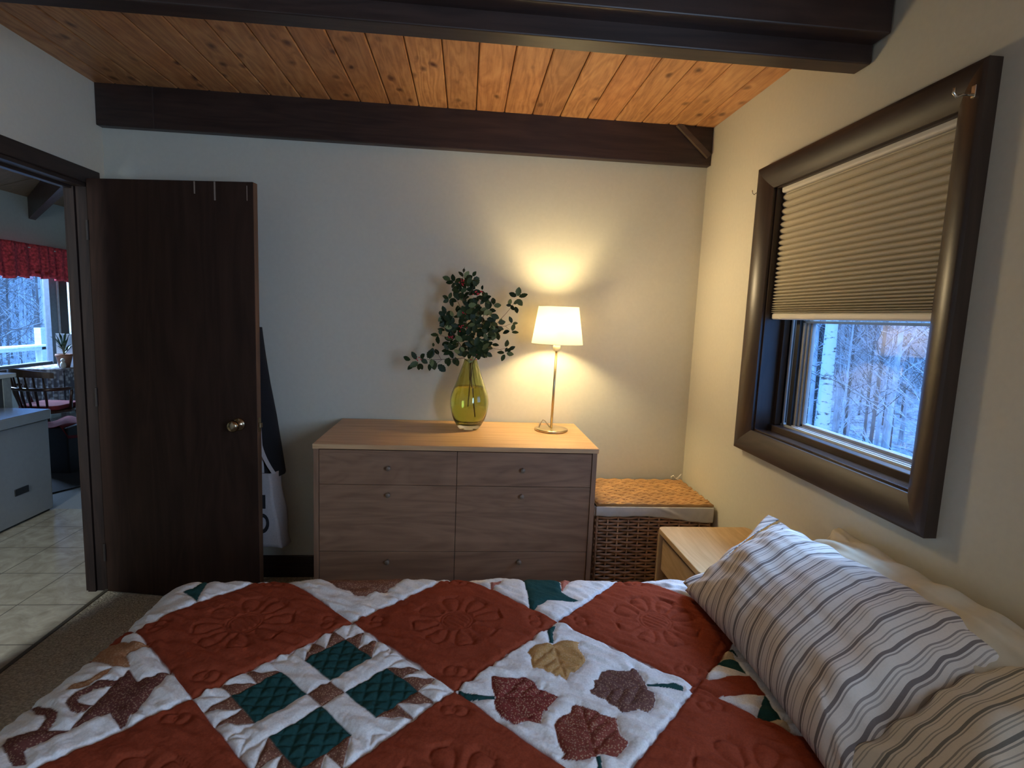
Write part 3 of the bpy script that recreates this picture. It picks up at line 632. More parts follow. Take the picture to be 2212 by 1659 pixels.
# ================================================================ wicker hamper
def hamper():
    x0, x1, y0, y1, H = .648, 1.232, 2.470, 2.880, .590
    o = thing('wicker_hamper', ((x0+x1)/2, (y0+y1)/2, 0), 'tall brown wicker laundry hamper in the corner beside the dresser', 'hamper')
    wk = plain('wicker', (.42, .23, .125), .5, var=.3, scale=14, bs=.2)
    wl = plain('wicker_lid', (.58, .33, .13), .45, var=.22, scale=14, bs=.2)
    b_ = MB()
    def strand(p, q, zz, ph, n, nrm, rr=.0064, amp=.006):
        pts = []; k = n*4
        for i in range(k+1):
            t = i/k; s = amp*math.cos(math.pi*(t*n+ph))
            pts.append((p[0]+(q[0]-p[0])*t+nrm[0]*s, p[1]+(q[1]-p[1])*t+nrm[1]*s, zz+rnd.uniform(-.0006, .0006)))
        b_.tube(pts, rr, 5)
    row = 0; z = .012
    while z < .54:
        strand((x0+.012, y0+.010), (x1-.012, y0+.010), z, row, 11, (0, -1))
        strand((x0+.010, y0+.012), (x0+.010, y1-.012), z, row, 8, (-1, 0))
        strand((x1-.010, y0+.012), (x1-.010, y1-.012), z, row, 8, (1, 0)); z += .0153; row += 1
    for i in range(12):
        x = x0+.012+(x1-x0-.024)*i/11; b_.tube([(x, y0+.010, .0), (x, y0+.010, .56)], .0048, 6)
    for i in range(9):
        y = y0+.012+(y1-y0-.024)*i/8
        for x in (x0+.010, x1-.010): b_.tube([(x, y, 0), (x, y, .56)], .0048, 6)
    b_.build('basket_body', wk, o, smooth=True)
    MB().box(x0+.018, x1-.018, y0+.018, y1-.01, .01, .55).build('inner_liner', plain('liner_shadow', (.10, .07, .05), .9, bs=0), o)
    # lid woven in short over-and-under strands
    b_ = MB(); n = 24
    for i in range(n):
        y = y0+.008+(y1-y0-.016)*i/(n-1); pts = []; K = 15
        for j in range(K*3+1):
            t = j/(K*3); pts.append((x0+.006+(x1-x0-.012)*t, y+rnd.uniform(-.001, .001), H-.004+.0040*math.cos(math.pi*(t*K+i*(.5 if i % 4 in (1, 2) else 1)))))
        b_.tube(pts, .0080, 5)
    for i in range(16):
        x = x0+.01+(x1-x0-.02)*i/15; b_.tube([(x, y0+.006, H-.004), (x, y1-.006, H-.004)], .0045, 5)
    b_.build('lid', wl, o, smooth=True)
    MB().tube([(x0+.004, y0+.004, H-.006), (x1-.004, y0+.004, H-.006), (x1-.004, y1-.004, H-.006), (x0+.004, y1-.004, H-.006)], .0065, 8, closed=True).build('lid_rim', wl, o, smooth=True)
    MB().rbox(x0+.01, x1-.006, y0+.008, y1-.004, H-.020, H-.009, .02).build('lid_board', wk, o)
    # cloth liner folded over the rim, tied with a bow at the back corner
    cl = plain('liner_cloth', (.62, .58, .52), .9, var=.05, scale=40, bs=.3)
    c_ = MB(); x0c, x1c = x0-.002, x1-.002
    def lf(u, v):
        x = x0c+(x1c-x0c)*u; drop = .046+.030*max(0, (u-.35)/.65)+.004*math.sin(u*9)
        z_ = H-.012-drop*v
        ruff = .0025*math.sin(u*46+3*v)*v+.006*math.exp(-((u-.52-.25*v)/.035)**2)*v*(1-v)*4
        return (x, y0-.004-.005*math.sin(math.pi*v*.9)-ruff, z_)
    c_.grid(lf, 90, 10); k = len(c_.v)
    c_.grid(lambda u, v: (x0c-.003-.002*math.sin(u*30), y0-.004+(y1-y0)*u, H-.012-.05*v), 30, 6)
    c_.grid(lambda u, v: (x1c+.001+.001*math.sin(u*30), y0-.004+(y1-y0)*u, H-.012-.07*v), 30, 6)
    c_.build('liner', cl, o, smooth=True, solid=.0015)
    t_ = MB(); bx_, by_ = 1.205, 2.872
    t_.tube([(bx_-.03, by_, H+.002), (bx_-.036, by_, H+.02), (bx_-.024, by_, H+.026), (bx_-.008, by_, H+.006), (bx_+.006, by_, H+.018), (bx_+.022, by_, H+.036), (bx_+.018, by_-.002, H+.030), (bx_, by_, H+.006), (bx_+.01, by_-.01, H+.002)], .0028, 6)
    t_.build('tie', plain('white_tie', (.8, .76, .66), .9, bs=0), o, smooth=True)
hamper()

# ================================================================ nightstand
def nightstand():
    x0, x1, y0, y1, H = .836, 1.236, 1.728, 2.158, .603
    o = thing('nightstand', ((x0+x1)/2, (y0+y1)/2, 0), 'small light oak nightstand with rounded corners between bed and hamper', 'nightstand')
    oy = wood('light_oak_nightstand', (.62, .42, .22), (.47, .29, .135), 1, .4, grain=22, bs=.05, figure=1.0)
    ol = wood('light_oak_leg', (.50, .33, .17), (.38, .24, .12), 2, .45, grain=24, bs=.05)
    MB().rbox(x0, x1, y0, y1, H-.022, H, .026, 8).build('top', oy, o, bevel=.003)
    for x, y in ((x0+.001, y0+.001), (x0+.001, y1-.034), (x1-.034, y0+.001), (x1-.034, y1-.034)):
        MB().rbox(x, x+.033, y, y+.033, .008, H-.022, .012, 5).build('leg', ol, o)
    dr = MB().box(x0+.012, x0+.030, y0+.036, y1-.036, .430, H-.040).build('drawer', oy, o, bevel=.002)
    MB().box(x0+.032, x1-.01, y0+.034, y1-.034, .43, H-.023).build('drawer_box', ol, o)
    MB().box(x0+.030, x1-.012, y0+.006, y0+.022, .425, H-.022).build('side_rail', ol, o)
    MB().box(x0+.030, x1-.012, y1-.022, y1-.006, .425, H-.022).build('side_rail', ol, o)
    MB().box(x0+.02, x1-.012, y0+.02, y1-.02, .14, .158).build('shelf', oy, o, bevel=.002)
nightstand()

# ================================================================ coat and tote bag behind the door
def hangers():
    o = thing('dark_coat', (-.95, 2.79, .61), 'black coat hanging behind the open door, its hem showing beside it', 'coat')
    m = plain('black_wool', (.012, .011, .013), .95, scale=200, bs=.3)
    prof = [(1.36, -1.03, -1.005), (1.22, -1.06, -.987), (1.08, -1.09, -.966), (.92, -1.11, -.938), (.76, -1.13, -.915), (.63, -1.14, -.897), (.607, -1.14, -.90)]
    c_ = MB()
    def cf(u, v):
        t = u*(len(prof)-1); i = min(int(t), len(prof)-2); f_ = t-i
        z = prof[i][0]*(1-f_)+prof[i+1][0]*f_; a = prof[i][1]*(1-f_)+prof[i+1][1]*f_; b2 = prof[i][2]*(1-f_)+prof[i+1][2]*f_
        ang = 2*math.pi*v
        return ((a+b2)/2+(b2-a)/2*math.cos(ang), 2.80+(.030+.02*u)*math.sin(ang)+.005*math.sin(ang*5)*u, z+.012*math.cos(ang*2)*(u > .9))
    c_.grid(cf, 24, 40); c_.build('coat_body', m, o, smooth=True)
    k = MB().tube([(-1.03, 2.80, 1.33), (-1.03, 2.79, 1.42), (-1.035, 2.755, 1.44)], .004, 6); k.build('hanging_loop', m, o)
    # tote: open-topped cloth bag seen from its narrow side
    o = thing('tote_bag', (-.95, 2.75, .25), 'off-white canvas tote bag with black lettering hanging from the door knob', 'bag')
    cv = plain('canvas', (.46, .42, .42), .95, var=.06, scale=120, bs=.3)
    # outline sections: the side gusset faces the room, the lettered front faces the door
    def tf(u, v):
        z = .640-.385*u
        xa = -1.03+.01*u; xb = -.916+.050*u**1.3+.010*math.sin(u*6)*u      # inner and outer edges
        ya, yb = 2.722, 2.790+.012*u
        ang = v*4; s = int(min(ang, 3.999)); f_ = ang-s
        P4 = [(xa, ya), (xb-.034*(1-.4*u), ya-.006), (xb, yb), (xa, yb+.01)]
        a, b2 = P4[s], P4[(s+1) % 4]
        wv = .004*math.sin(9*u+5*v)
        return (a[0]*(1-f_)+b2[0]*f_+wv, a[1]*(1-f_)+b2[1]*f_+wv, z+.006*math.sin(v*12)*(u > .97))
    c_ = MB(); c_.grid(tf, 18, 32); c_.build('bag_body', cv, o, smooth=True, solid=.0015)
    MB().grid(lambda u, v: (-1.02+(.075)*u, 2.724+.064*v, .262), 3, 3).build('bag_bottom', cv, o)
    st = MB(); pts = []
    for k in range(13):
        t = k/12; pts.append((-1.005+.075*t*t+.0, 2.735-.012*math.sin(t*3), .885-.25*t))
    w_ = [Vector((.009, .004, 0))]*13
    st.add([Vector(p)-w_[0] for p in pts]+[Vector(p)+w_[0] for p in pts], [(i, i+1, 14+i, 13+i) for i in range(12)])
    st.build('strap', cv, o, solid=.002); st = MB()
    pts = [(-1.005+.012*(k/6), 2.745, .885-.25*k/6) for k in range(7)]
    st.add([Vector(p)-w_[0] for p in pts]+[Vector(p)+w_[0] for p in pts], [(i, i+1, 8+i, 7+i) for i in range(6)])
    st.build('strap', cv, o, solid=.002)
    # black letter strokes on the front
    ink = plain('black_print', (.015, .014, .016), .9, bs=0)
    def arcs(cx, cz, rx, rz, a0, a1, th):
        m_ = MB(); vs = []; K = 14
        for k in range(K+1):
            a = (a0+(a1-a0)*k/K)*D2R
            for r_ in (1, 1-th): vs.append((cx+rx*r_*math.cos(a), 2.7125, cz+rz*r_*math.sin(a)))
        m_.add(vs, [(2*i, 2*i+2, 2*i+3, 2*i+1) for i in range(K)]); return m_
    MB().prism([(-1.012, .532), (-.968, .532), (-.968, .462), (-1.012, .462), (-1.012, .474), (-.982, .474), (-.982, .520), (-1.012, .520)], 2.711, 2.7135).flipyz().build('letter_print', ink, o)
    arcs(-.985, .385, .034, .052, -100, 140, .38).build('letter_print', ink, o)
hangers()
# ================================================================ bed
def bed():
    o = thing('bed', (.22, .90, 0), 'low bed with its head against the window wall under a patchwork quilt', 'bed')
    fr = trimy_m
    MB().box(-.74, 1.225, .13, 1.64, .16, .30).build('bed_frame', fr, o, bevel=.01)
    MB().rbox(-.745, 1.235, .125, 1.645, .30, .545, .06).build('mattress', plain('ticking', (.6, .58, .54), .9), o, bevel=.03)
    for x in (-.70, 1.14):
        for y in (.17, 1.55): MB().box(x, x+.06, y, y+.06, .008, .16).build('leg', fr, o, bevel=.004)
bed()

# quilt: lattice of diamonds, pitch .576 m; (u, v) are measured along the cloth
POLY = [
('tan', [(0.184, 1.301), (0.209, 1.333), (0.225, 1.33), (0.254, 1.332), (0.279, 1.346), (0.299, 1.345), (0.328, 1.339), (0.319, 1.32), (0.325, 1.3), (0.328, 1.261), (0.298, 1.223), (0.29, 1.216), (0.279, 1.216), (0.265, 1.187), (0.25, 1.206), (0.241, 1.203), (0.233, 1.215), (0.222, 1.216), (0.214, 1.228), (0.19, 1.231), (0.188, 1.245), (0.19, 1.275)]),
('green', [(0.254, 1.423), (0.278, 1.423), (0.263, 1.384), (0.258, 1.335), (0.247, 1.338), (0.248, 1.384)]),
('maroon', [(0.086, 1.196), (0.093, 1.203), (0.107, 1.196), (0.168, 1.199), (0.187, 1.18), (0.193, 1.158), (0.21, 1.153), (0.22, 1.142), (0.237, 1.132), (0.221, 1.116), (0.204, 1.097), (0.207, 1.085), (0.195, 1.089), (0.184, 1.054), (0.158, 1.059), (0.142, 1.057), (0.126, 1.051), (0.12, 1.058), (0.1, 1.073), (0.09, 1.096), (0.088, 1.116), (0.092, 1.132), (0.086, 1.161)]),
('green', [(0.009, 1.159), (0.025, 1.148), (0.055, 1.137), (0.089, 1.136), (0.089, 1.124), (0.055, 1.123), (0.024, 1.13), (0.007, 1.147)]),
('brown', [(0.312, 1.152), (0.328, 1.165), (0.331, 1.185), (0.343, 1.189), (0.359, 1.221), (0.41, 1.227), (0.429, 1.222), (0.444, 1.234), (0.452, 1.2), (0.454, 1.177), (0.451, 1.15), (0.462, 1.137), (0.456, 1.112), (0.445, 1.091), (0.428, 1.078), (0.408, 1.084), (0.39, 1.081), (0.369, 1.078), (0.361, 1.099), (0.349, 1.106), (0.344, 1.12), (0.328, 1.129), (0.313, 1.14)]),
('green', [(0.455, 1.172), (0.491, 1.169), (0.522, 1.168), (0.54, 1.154), (0.532, 1.139), (0.509, 1.151), (0.482, 1.161), (0.455, 1.161)]),
('rust', [(0.212, 1.046), (0.224, 1.064), (0.24, 1.076), (0.255, 1.083), (0.263, 1.103), (0.271, 1.108), (0.287, 1.1), (0.299, 1.09), (0.314, 1.081), (0.319, 1.07), (0.351, 1.061), (0.347, 1.032), (0.347, 1.008), (0.358, 0.991), (0.341, 0.971), (0.321, 0.956), (0.292, 0.958), (0.268, 0.953), (0.24, 0.951), (0.211, 0.96), (0.221, 0.97), (0.214, 0.99), (0.213, 1.01)]),
('green', [(0.28, 0.956), (0.288, 0.955), (0.288, 0.94), (0.284, 0.92), (0.276, 0.92), (0.28, 0.941)]),
('brown2', [(-0.444, 1.732), (-0.356, 1.729), (-0.255, 1.725), (-0.158, 1.73), (-0.208, 1.633), (-0.22, 1.61), (-0.255, 1.614), (-0.257, 1.602), (-0.276, 1.584), (-0.31, 1.588), (-0.331, 1.615), (-0.374, 1.638)]),
('green', [(0.192, 1.732), (0.336, 1.724), (0.328, 1.609), (0.374, 1.558), (0.273, 1.56), (0.226, 1.51), (0.214, 1.517), (0.217, 1.598), (0.21, 1.744)]),
('pink', [(0.101, 1.678), (0.142, 1.677), (0.106, 1.628)]),
('pink', [(0.34, 1.724), (0.387, 1.719), (0.329, 1.614)]),
('green', [(-0.834, 1.643), (-0.809, 1.65), (-0.792, 1.739), (-0.757, 1.568), (-0.807, 1.617)]),
('red', [(0.589, 1.188), (0.727, 1.194), (0.725, 1.121), (0.591, 1.125), (0.551, 1.147)]),
('green', [(0.66, 1.266), (0.725, 1.268), (0.722, 1.2)]),
('cream', [(0.666, 1.273), (0.737, 1.359), (0.728, 1.265)]),
('green', [(0.726, 1.336), (0.745, 1.316), (0.736, 1.272)]),
('green', [(0.723, 1.121), (0.721, 1.045), (0.66, 1.047)]),
('cream', [(0.662, 1.045), (0.727, 1.048), (0.718, 0.99)]),
('dkbrown', [(-0.766, 1.261), (-0.723, 1.217), (-0.668, 1.256), (-0.67, 1.067), (-0.719, 1.112), (-0.767, 1.068)]),
('dkbrown', [(-0.765, 1.218), (-0.791, 1.223), (-0.806, 1.22), (-0.82, 1.21), (-0.829, 1.198), (-0.837, 1.173), (-0.831, 1.149), (-0.802, 1.121), (-0.784, 1.114), (-0.771, 1.115), (-0.768, 1.136), (-0.783, 1.138), (-0.8, 1.146), (-0.812, 1.157), (-0.815, 1.176), (-0.801, 1.192), (-0.766, 1.199)]),
('dkbrown', [(-0.986, 1.234), (-0.884, 1.157), (-0.859, 1.145), (-0.825, 1.12), (-0.814, 1.099), (-0.808, 1.068), (-0.828, 1.068), (-0.837, 1.102), (-0.851, 1.118), (-0.876, 1.128)]),
('dkbrown', [(-0.884, 1.064), (-0.828, 1.068), (-0.768, 1.067), (-0.812, 1.015), (-0.781, 0.978), (-0.808, 0.98), (-0.866, 1.032)]),
('tan2', [(-0.963, 1.378), (-0.929, 1.393), (-0.959, 1.473), (-0.836, 1.378), (-0.77, 1.37), (-0.808, 1.321), (-0.769, 1.271), (-0.809, 1.271)]),
('tan2', [(-0.871, 1.234), (-0.831, 1.23), (-0.825, 1.259), (-0.808, 1.268), (-0.808, 1.226), (-0.839, 1.204), (-0.872, 1.206)]),

]
RED, GRN, WHT = (.27, .050, .022), (.018, .062, .058), (.80, .765, .74)
CC = {'tan': (.46, .25, .09, .8), 'maroon': (.20, .040, .032, 1), 'brown': (.15, .068, .055, .7), 'rust': (.21, .052, .036, .9), 'brown2': (.20, .085, .055, .9),
      'green': (*GRN, 0), 'pink': (.42, .14, .10, .6), 'red': (*RED, 0), 'cream': (.60, .47, .30, .3), 'dkbrown': (.13, .045, .035, .7), 'tan2': (.33, .15, .07, .8)}
RF, V0, RS, ZT = .20, 1.655, .08, .60
def np_noise(x, y, seed):
    r = np.random.RandomState(seed).rand(256, 256)
    xi = np.floor(x).astype(int); yi = np.floor(y).astype(int); fx = x-xi; fy = y-yi
    fx = fx*fx*(3-2*fx); fy = fy*fy*(3-2*fy)
    g = lambda a, b_: r[a % 256, b_ % 256]
    return (g(xi, yi)*(1-fx)+g(xi+1, yi)*fx)*(1-fy)+(g(xi, yi+1)*(1-fx)+g(xi+1, yi+1)*fx)*fy
def inpoly(u, v, P):
    ins = np.zeros(u.shape, bool); dist = np.full(u.shape, 9.)
    for i in range(len(P)):
        (x0, y0), (x1, y1) = P[i], P[(i+1) % len(P)]
        c = ((y0 > v) != (y1 > v))
        with np.errstate(divide='ignore', invalid='ignore'): xi = (x1-x0)*(v-y0)/(y1-y0 if y1 != y0 else 1e-9)+x0
        ins ^= c & (u < xi)
        L2 = (x1-x0)**2+(y1-y0)**2+1e-12; t = np.clip(((u-x0)*(x1-x0)+(v-y0)*(y1-y0))/L2, 0, 1)
        dist = np.minimum(dist, np.hypot(u-x0-t*(x1-x0), v-y0-t*(y1-y0)))
    return ins, dist
def seg_d(u, v, x0, y0, x1, y1):
    L2 = (x1-x0)**2+(y1-y0)**2+1e-12; t = np.clip(((u-x0)*(x1-x0)+(v-y0)*(y1-y0))/L2, 0, 1)
    return np.hypot(u-x0-t*(x1-x0), v-y0-t*(y1-y0))
def pattern(u, v):
    n = u.size; colr = np.empty((n, 4)); colr[:] = (*WHT, 0); h = np.zeros(n); kx = 1-.02*np.clip(u-.3, 0, 1)
    P = .576; q = P/math.sqrt(2)
    a = ((u-(-.577))+(v-1.447))/math.sqrt(2)/q+.5; b_ = (-(u-(-.577))+(v-1.447))/math.sqrt(2)/q+.5
    ia = np.floor(a).astype(int); ib = np.floor(b_).astype(int); la = (a-ia-.5)*q; lb = (b_-ib-.5)*q
    red = ((ia+ib) % 2 == 0)
    # only a checkerboard of lattice cells is red
    colr[red] = (*RED, 0)
    edge = np.minimum(q/2-np.abs(la), q/2-np.abs(lb))
    dx = (la-lb)/math.sqrt(2); dy = (la+lb)/math.sqrt(2); rr = np.hypot(dx, dy); th = np.arctan2(dy, dx)
    st = np.full(n, 9.)                      # distance to nearest stitch line
    # flower quilting in the red squares
    s = np.abs(rr-.038); s = np.minimum(s, np.abs(rr-.046))
    for k in (-.022, -.0075, .0075, .022): s = np.minimum(s, np.where(rr < .038, np.abs(la-k), 9))
    for k in range(8):
        t = k*math.pi/4+.2; cx, cy = math.cos(t), math.sin(t); pr_ = dx*cx+dy*cy; pt = -dx*cy+dy*cx
        rad = (pr_-.050)/.074; wd = .031*np.sqrt(np.clip(rad, 0, 1))*np.sqrt(np.clip(1.0-rad**6, 0, 1))
        s = np.minimum(s, np.where((rad > .02) & (rad < 1.0), np.abs(np.abs(pt)-wd)*.8, 9))
        s = np.minimum(s, np.where((rad > .93) & (rad < 1.06), np.hypot((pr_-.122)*1, np.clip(np.abs(pt)-.018, 0, 1)), 9))
    for k in range(4):
        t = k*math.pi/2; cx, cy = math.cos(t)*.222, math.sin(t)*.222
        for sg in (-1, 1):
            ex, ey = cx-math.sin(t)*.013*sg, cy+math.cos(t)*.013*sg
            s = np.minimum(s, np.abs(np.hypot(dx-ex, dy-ey)-.017))
    st = np.where(red, s, st)
    # bear's paw squares
    W = ~red
    leafc = np.hypot(u-.288, v-1.147) ; special = np.zeros(n, bool)
    special |= W & (np.abs(u-.28)+np.abs(v-1.147) < .29)
    special |= W & (v > 1.46); special |= W & (u > .50) & (v > .86); special |= W & (u < -.585) & (v > .86)
    paw = W & ~special; un = q/7; Aa, Bb = np.abs(la)/un, np.abs(lb)/un
    br = (.19, .080, .052, .9)
    m = paw & (Aa < .5) & (Bb < .5); colr[m] = br
    m = paw & (Aa > .5) & (Aa < 2.5) & (Bb > .5) & (Bb < 2.5); colr[m] = (*GRN, 0)
    g1 = np.minimum(np.abs((dx/.029) % 1-.5), np.abs((dy/.029) % 1-.5)); st = np.where(m, (.5-np.maximum(np.abs((dx/.029) % 1-.5), np.abs((dy/.029) % 1-.5)))*.029, st)
    for X, Y in ((Aa, Bb), (Bb, Aa)):
        for lo in (.5, 1.5):
            m = paw & (X >= 2.5) & (X < 3.42) & (Y >= lo) & (Y < lo+1) & ((X-2.5) < (Y-lo)); colr[m] = br
    sp = np.full(n, 9.)
    for X, Y in ((Aa, Bb), (Bb, Aa)):
        sp = np.minimum(sp, np.where(Y < 3.5, np.abs(X-.5)*un, 9)); sp = np.minimum(sp, np.where((Y > .5), np.abs(X-2.5)*un, 9))
        sp = np.minimum(sp, np.where(X > 2.5, np.minimum(np.abs(Y-1.5), np.minimum(np.abs(Y-2.5), np.abs((X-2.5)-(Y % 1+.5-((Y % 1) > .5)*1.0))+.02))*un, 9))
    st = np.where(paw, np.minimum(st, sp), st)
    # stitched seams in the white star blocks behind
    for name, pts in POLY:
        xs = [p_[0] for p_ in pts]; ys = [p_[1] for p_ in pts]
        box = (u > min(xs)-.02) & (u < max(xs)+.02) & (v > min(ys)-.02) & (v < max(ys)+.02)
        idx = np.nonzero(box)[0]
        if len(idx) == 0: continue
        ins, dist = inpoly(u[idx], v[idx], pts); ok = ins & W[idx]
        ok |= ins & (name == 'red')
        colr[idx[ok]] = CC[name]; st[idx] = np.minimum(st[idx], dist+.0005)
    # leaf veins
    for cx, cy, ex, ey in ((.254, 1.335, .265, 1.19), (.089, 1.130, .236, 1.132), (.455, 1.166, .312, 1.148), (.280, .957, .282, 1.105)):
        L = math.hypot(ex-cx, ey-cy); ux, uy = (ex-cx)/L, (ey-cy)/L
        s = seg_d(u, v, cx, cy, ex, ey)
        for t in (.12, .38, .62):
            bx, by = cx+ux*L*t, cy+uy*L*t
            for sg in (-1, 1):
                k = math.radians(48*sg); vx, vy = ux*math.cos(k)-uy*math.sin(k), ux*math.sin(k)+uy*math.cos(k)
                s = np.minimum(s, seg_d(u, v, bx, by, bx+vx*.075*(1.15-t), by+vy*.075*(1.15-t)))
        near = np.hypot(u-(cx+ex)/2, v-(cy+ey)/2) < .085
        st = np.where(near & W, np.minimum(st, s), st)
    # height: puffed cloth, pulled in along the seams and stitches
    h += .0045*np.clip(edge/.05, 0, 1)**.5
    h -= .0065*np.exp(-(edge/.005)**2)
    h += .0042*(1-np.exp(-(st/.011)**2))
    h -= .0022*np.exp(-(st/.0032)**2)
    wr = np_noise((la+lb*.15)*75+40, (lb-la*.15)*22+90, 3)
    wr2 = np_noise((u*.6+v)*60+30, (u-v*.6)*18+50, 5); wr3 = np_noise(u*150+9, v*150+4, 8)
    amp = np.where(red, .0055, .0068)
    h += amp*(wr-.5)*np.exp(-(edge/.09))*1.6+amp*.9*(wr2-.5)+.0012*(wr3-.5)
    h += .006*(np_noise(u*7+3, v*7+8, 4)-.5)+.010*(np_noise(u*2.2+3, v*2.2+8, 6)-.5)
    return colr, h
def drape(u, v, h):
    U0 = -.775-.08*np.clip(1.5-v, 0, .9)
    def prof(s, R, ma=1.15):
        s = np.asarray(s); a = np.clip(s/R, 0, ma); r = np.clip(s-R*ma, 0, None)
        o_ = np.where(s <= 0, s, R*np.sin(a)+r*math.cos(ma)); d_ = np.where(s <= 0, 0, R*(1-np.cos(a))+r*math.sin(ma))
        return o_, d_, a
    ox, dx, ax = prof(U0-u, RF); oy, dy, ay = prof(v-V0, RS, 1.45); on, dn, an = prof(.20-v, .10, 1.45)
    down = np.cbrt(dx**3+dy**3+dn**3)
    y = np.where(v > .9, V0+oy, .20-on)
    nx = -np.sin(ax); ny = np.sin(ay)-np.sin(an); nz = np.clip(np.cos(ax)*np.cos(ay)*np.cos(an), .05, 1)
    l = np.sqrt(nx*nx+ny*ny+nz*nz)
    rip = .012*np.sin(v*21+1)*np.clip((U0-u-.12)/.2, 0, 1)
    return U0-ox+nx/l*h-rip, y+ny/l*h, ZT-down+nz/l*h
def quilt():
    us = np.concatenate([np.arange(-1.26, .80, .0024), np.arange(.80, 1.235, .01)])
    vs = np.concatenate([np.arange(-.12, .86, .012), np.arange(.86, 1.74, .0024), np.arange(1.74, 2.02, .009)])
    U, V = np.meshgrid(us, vs, indexing='ij'); u, v = U.ravel(), V.ravel()
    colr, h = pattern(u, v); x, y, z = drape(u, v, h)
    nu, nv = len(us), len(vs); I = np.arange(nu*nv).reshape(nu, nv)
    F = np.stack([I[:-1, :-1], I[1:, :-1], I[1:, 1:], I[:-1, 1:]], -1).reshape(-1, 4)
    me = bpy.data.meshes.new('quilt'); me.vertices.add(nu*nv); me.vertices.foreach_set('co', np.stack([x, y, z], -1).ravel())
    me.loops.add(F.size); me.loops.foreach_set('vertex_index', F.ravel().astype(np.int32))
    me.polygons.add(len(F)); me.polygons.foreach_set('loop_start', np.arange(0, F.size, 4, dtype=np.int32)); me.polygons.foreach_set('loop_total', np.full(len(F), 4, np.int32))
    me.update(calc_edges=True); me.validate()
    c = me.color_attributes.new('patch', 'FLOAT_COLOR', 'POINT'); c.data.foreach_set('color', colr.astype(np.float32).ravel())
    me.shade_smooth()
    m, nt, bs = new_mat('quilt_cotton')
    vc = N(nt, 'ShaderNodeVertexColor'); vc.layer_name = 'patch'
    vo = N(nt, 'ShaderNodeTexVoronoi'); vo.inputs['Scale'].default_value = 210; nt.links.new(coords(nt), vo.inputs['Vector'])
    n1 = noise(nt, coords(nt), 260, 2)
    sp_ = mth(nt, 'MULTIPLY', mth(nt, 'LESS_THAN', vo.outputs['Distance'], .36), mth(nt, 'MULTIPLY', vc.outputs['Alpha'], .42))
    c1 = mixc(nt, sp_, vc.outputs['Color'], (.62, .42, .26))
    c2 = mixc(nt, .45, c1, ramp(nt, n1, [(.3, (.55, .55, .55)), (.7, (1, 1, 1))]), 'MULTIPLY')
    nt.links.new(c2, bs.inputs['Base Color']); bs.inputs['Roughness'].default_value = .92; bs.inputs['Specular IOR Level'].default_value = .06
    bump(nt, bs, n1, .25, .0008)
    me.materials.append(m)
    o = bpy.data.objects.new('patchwork_quilt', me); col.objects.link(o)
    tag(o, 'patchwork quilt of rust squares and white pieced blocks with leaves spread over the bed', 'quilt')
quilt()

# ---------------------------------------------------------------- pillows
from mathutils import noise as mnoise
def stripe_mat(name, base, stripe, stops, k):
    m, nt, bs = new_mat(name)
    uv = N(nt, 'ShaderNodeUVMap'); uv.uv_map = 'cloth'; sp_ = N(nt, 'ShaderNodeSeparateXYZ'); nt.links.new(uv.outputs[0], sp_.inputs[0])
    f_ = mth(nt, 'FRACT', mth(nt, 'MULTIPLY', sp_.outputs[0], k))
    fac = None
    for c_, w_, s_ in stops:
        d_ = mth(nt, 'LESS_THAN', mth(nt, 'ABSOLUTE', mth(nt, 'SUBTRACT', f_, c_)), w_)
        d_ = mth(nt, 'MULTIPLY', d_, s_); fac = d_ if fac is None else mth(nt, 'MAXIMUM', fac, d_)
    n1 = noise(nt, coords(nt), 220, 3)
    c1 = mixc(nt, fac, base, stripe)
    nt.links.new(mixc(nt, mth(nt, 'MULTIPLY', n1, .25), c1, (.30, .26, .24)), bs.inputs['Base Color'])
    bs.inputs['Roughness'].default_value = .9; bs.inputs['Specular IOR Level'].default_value = .15; bump(nt, bs, n1, .25, .001)
    return m
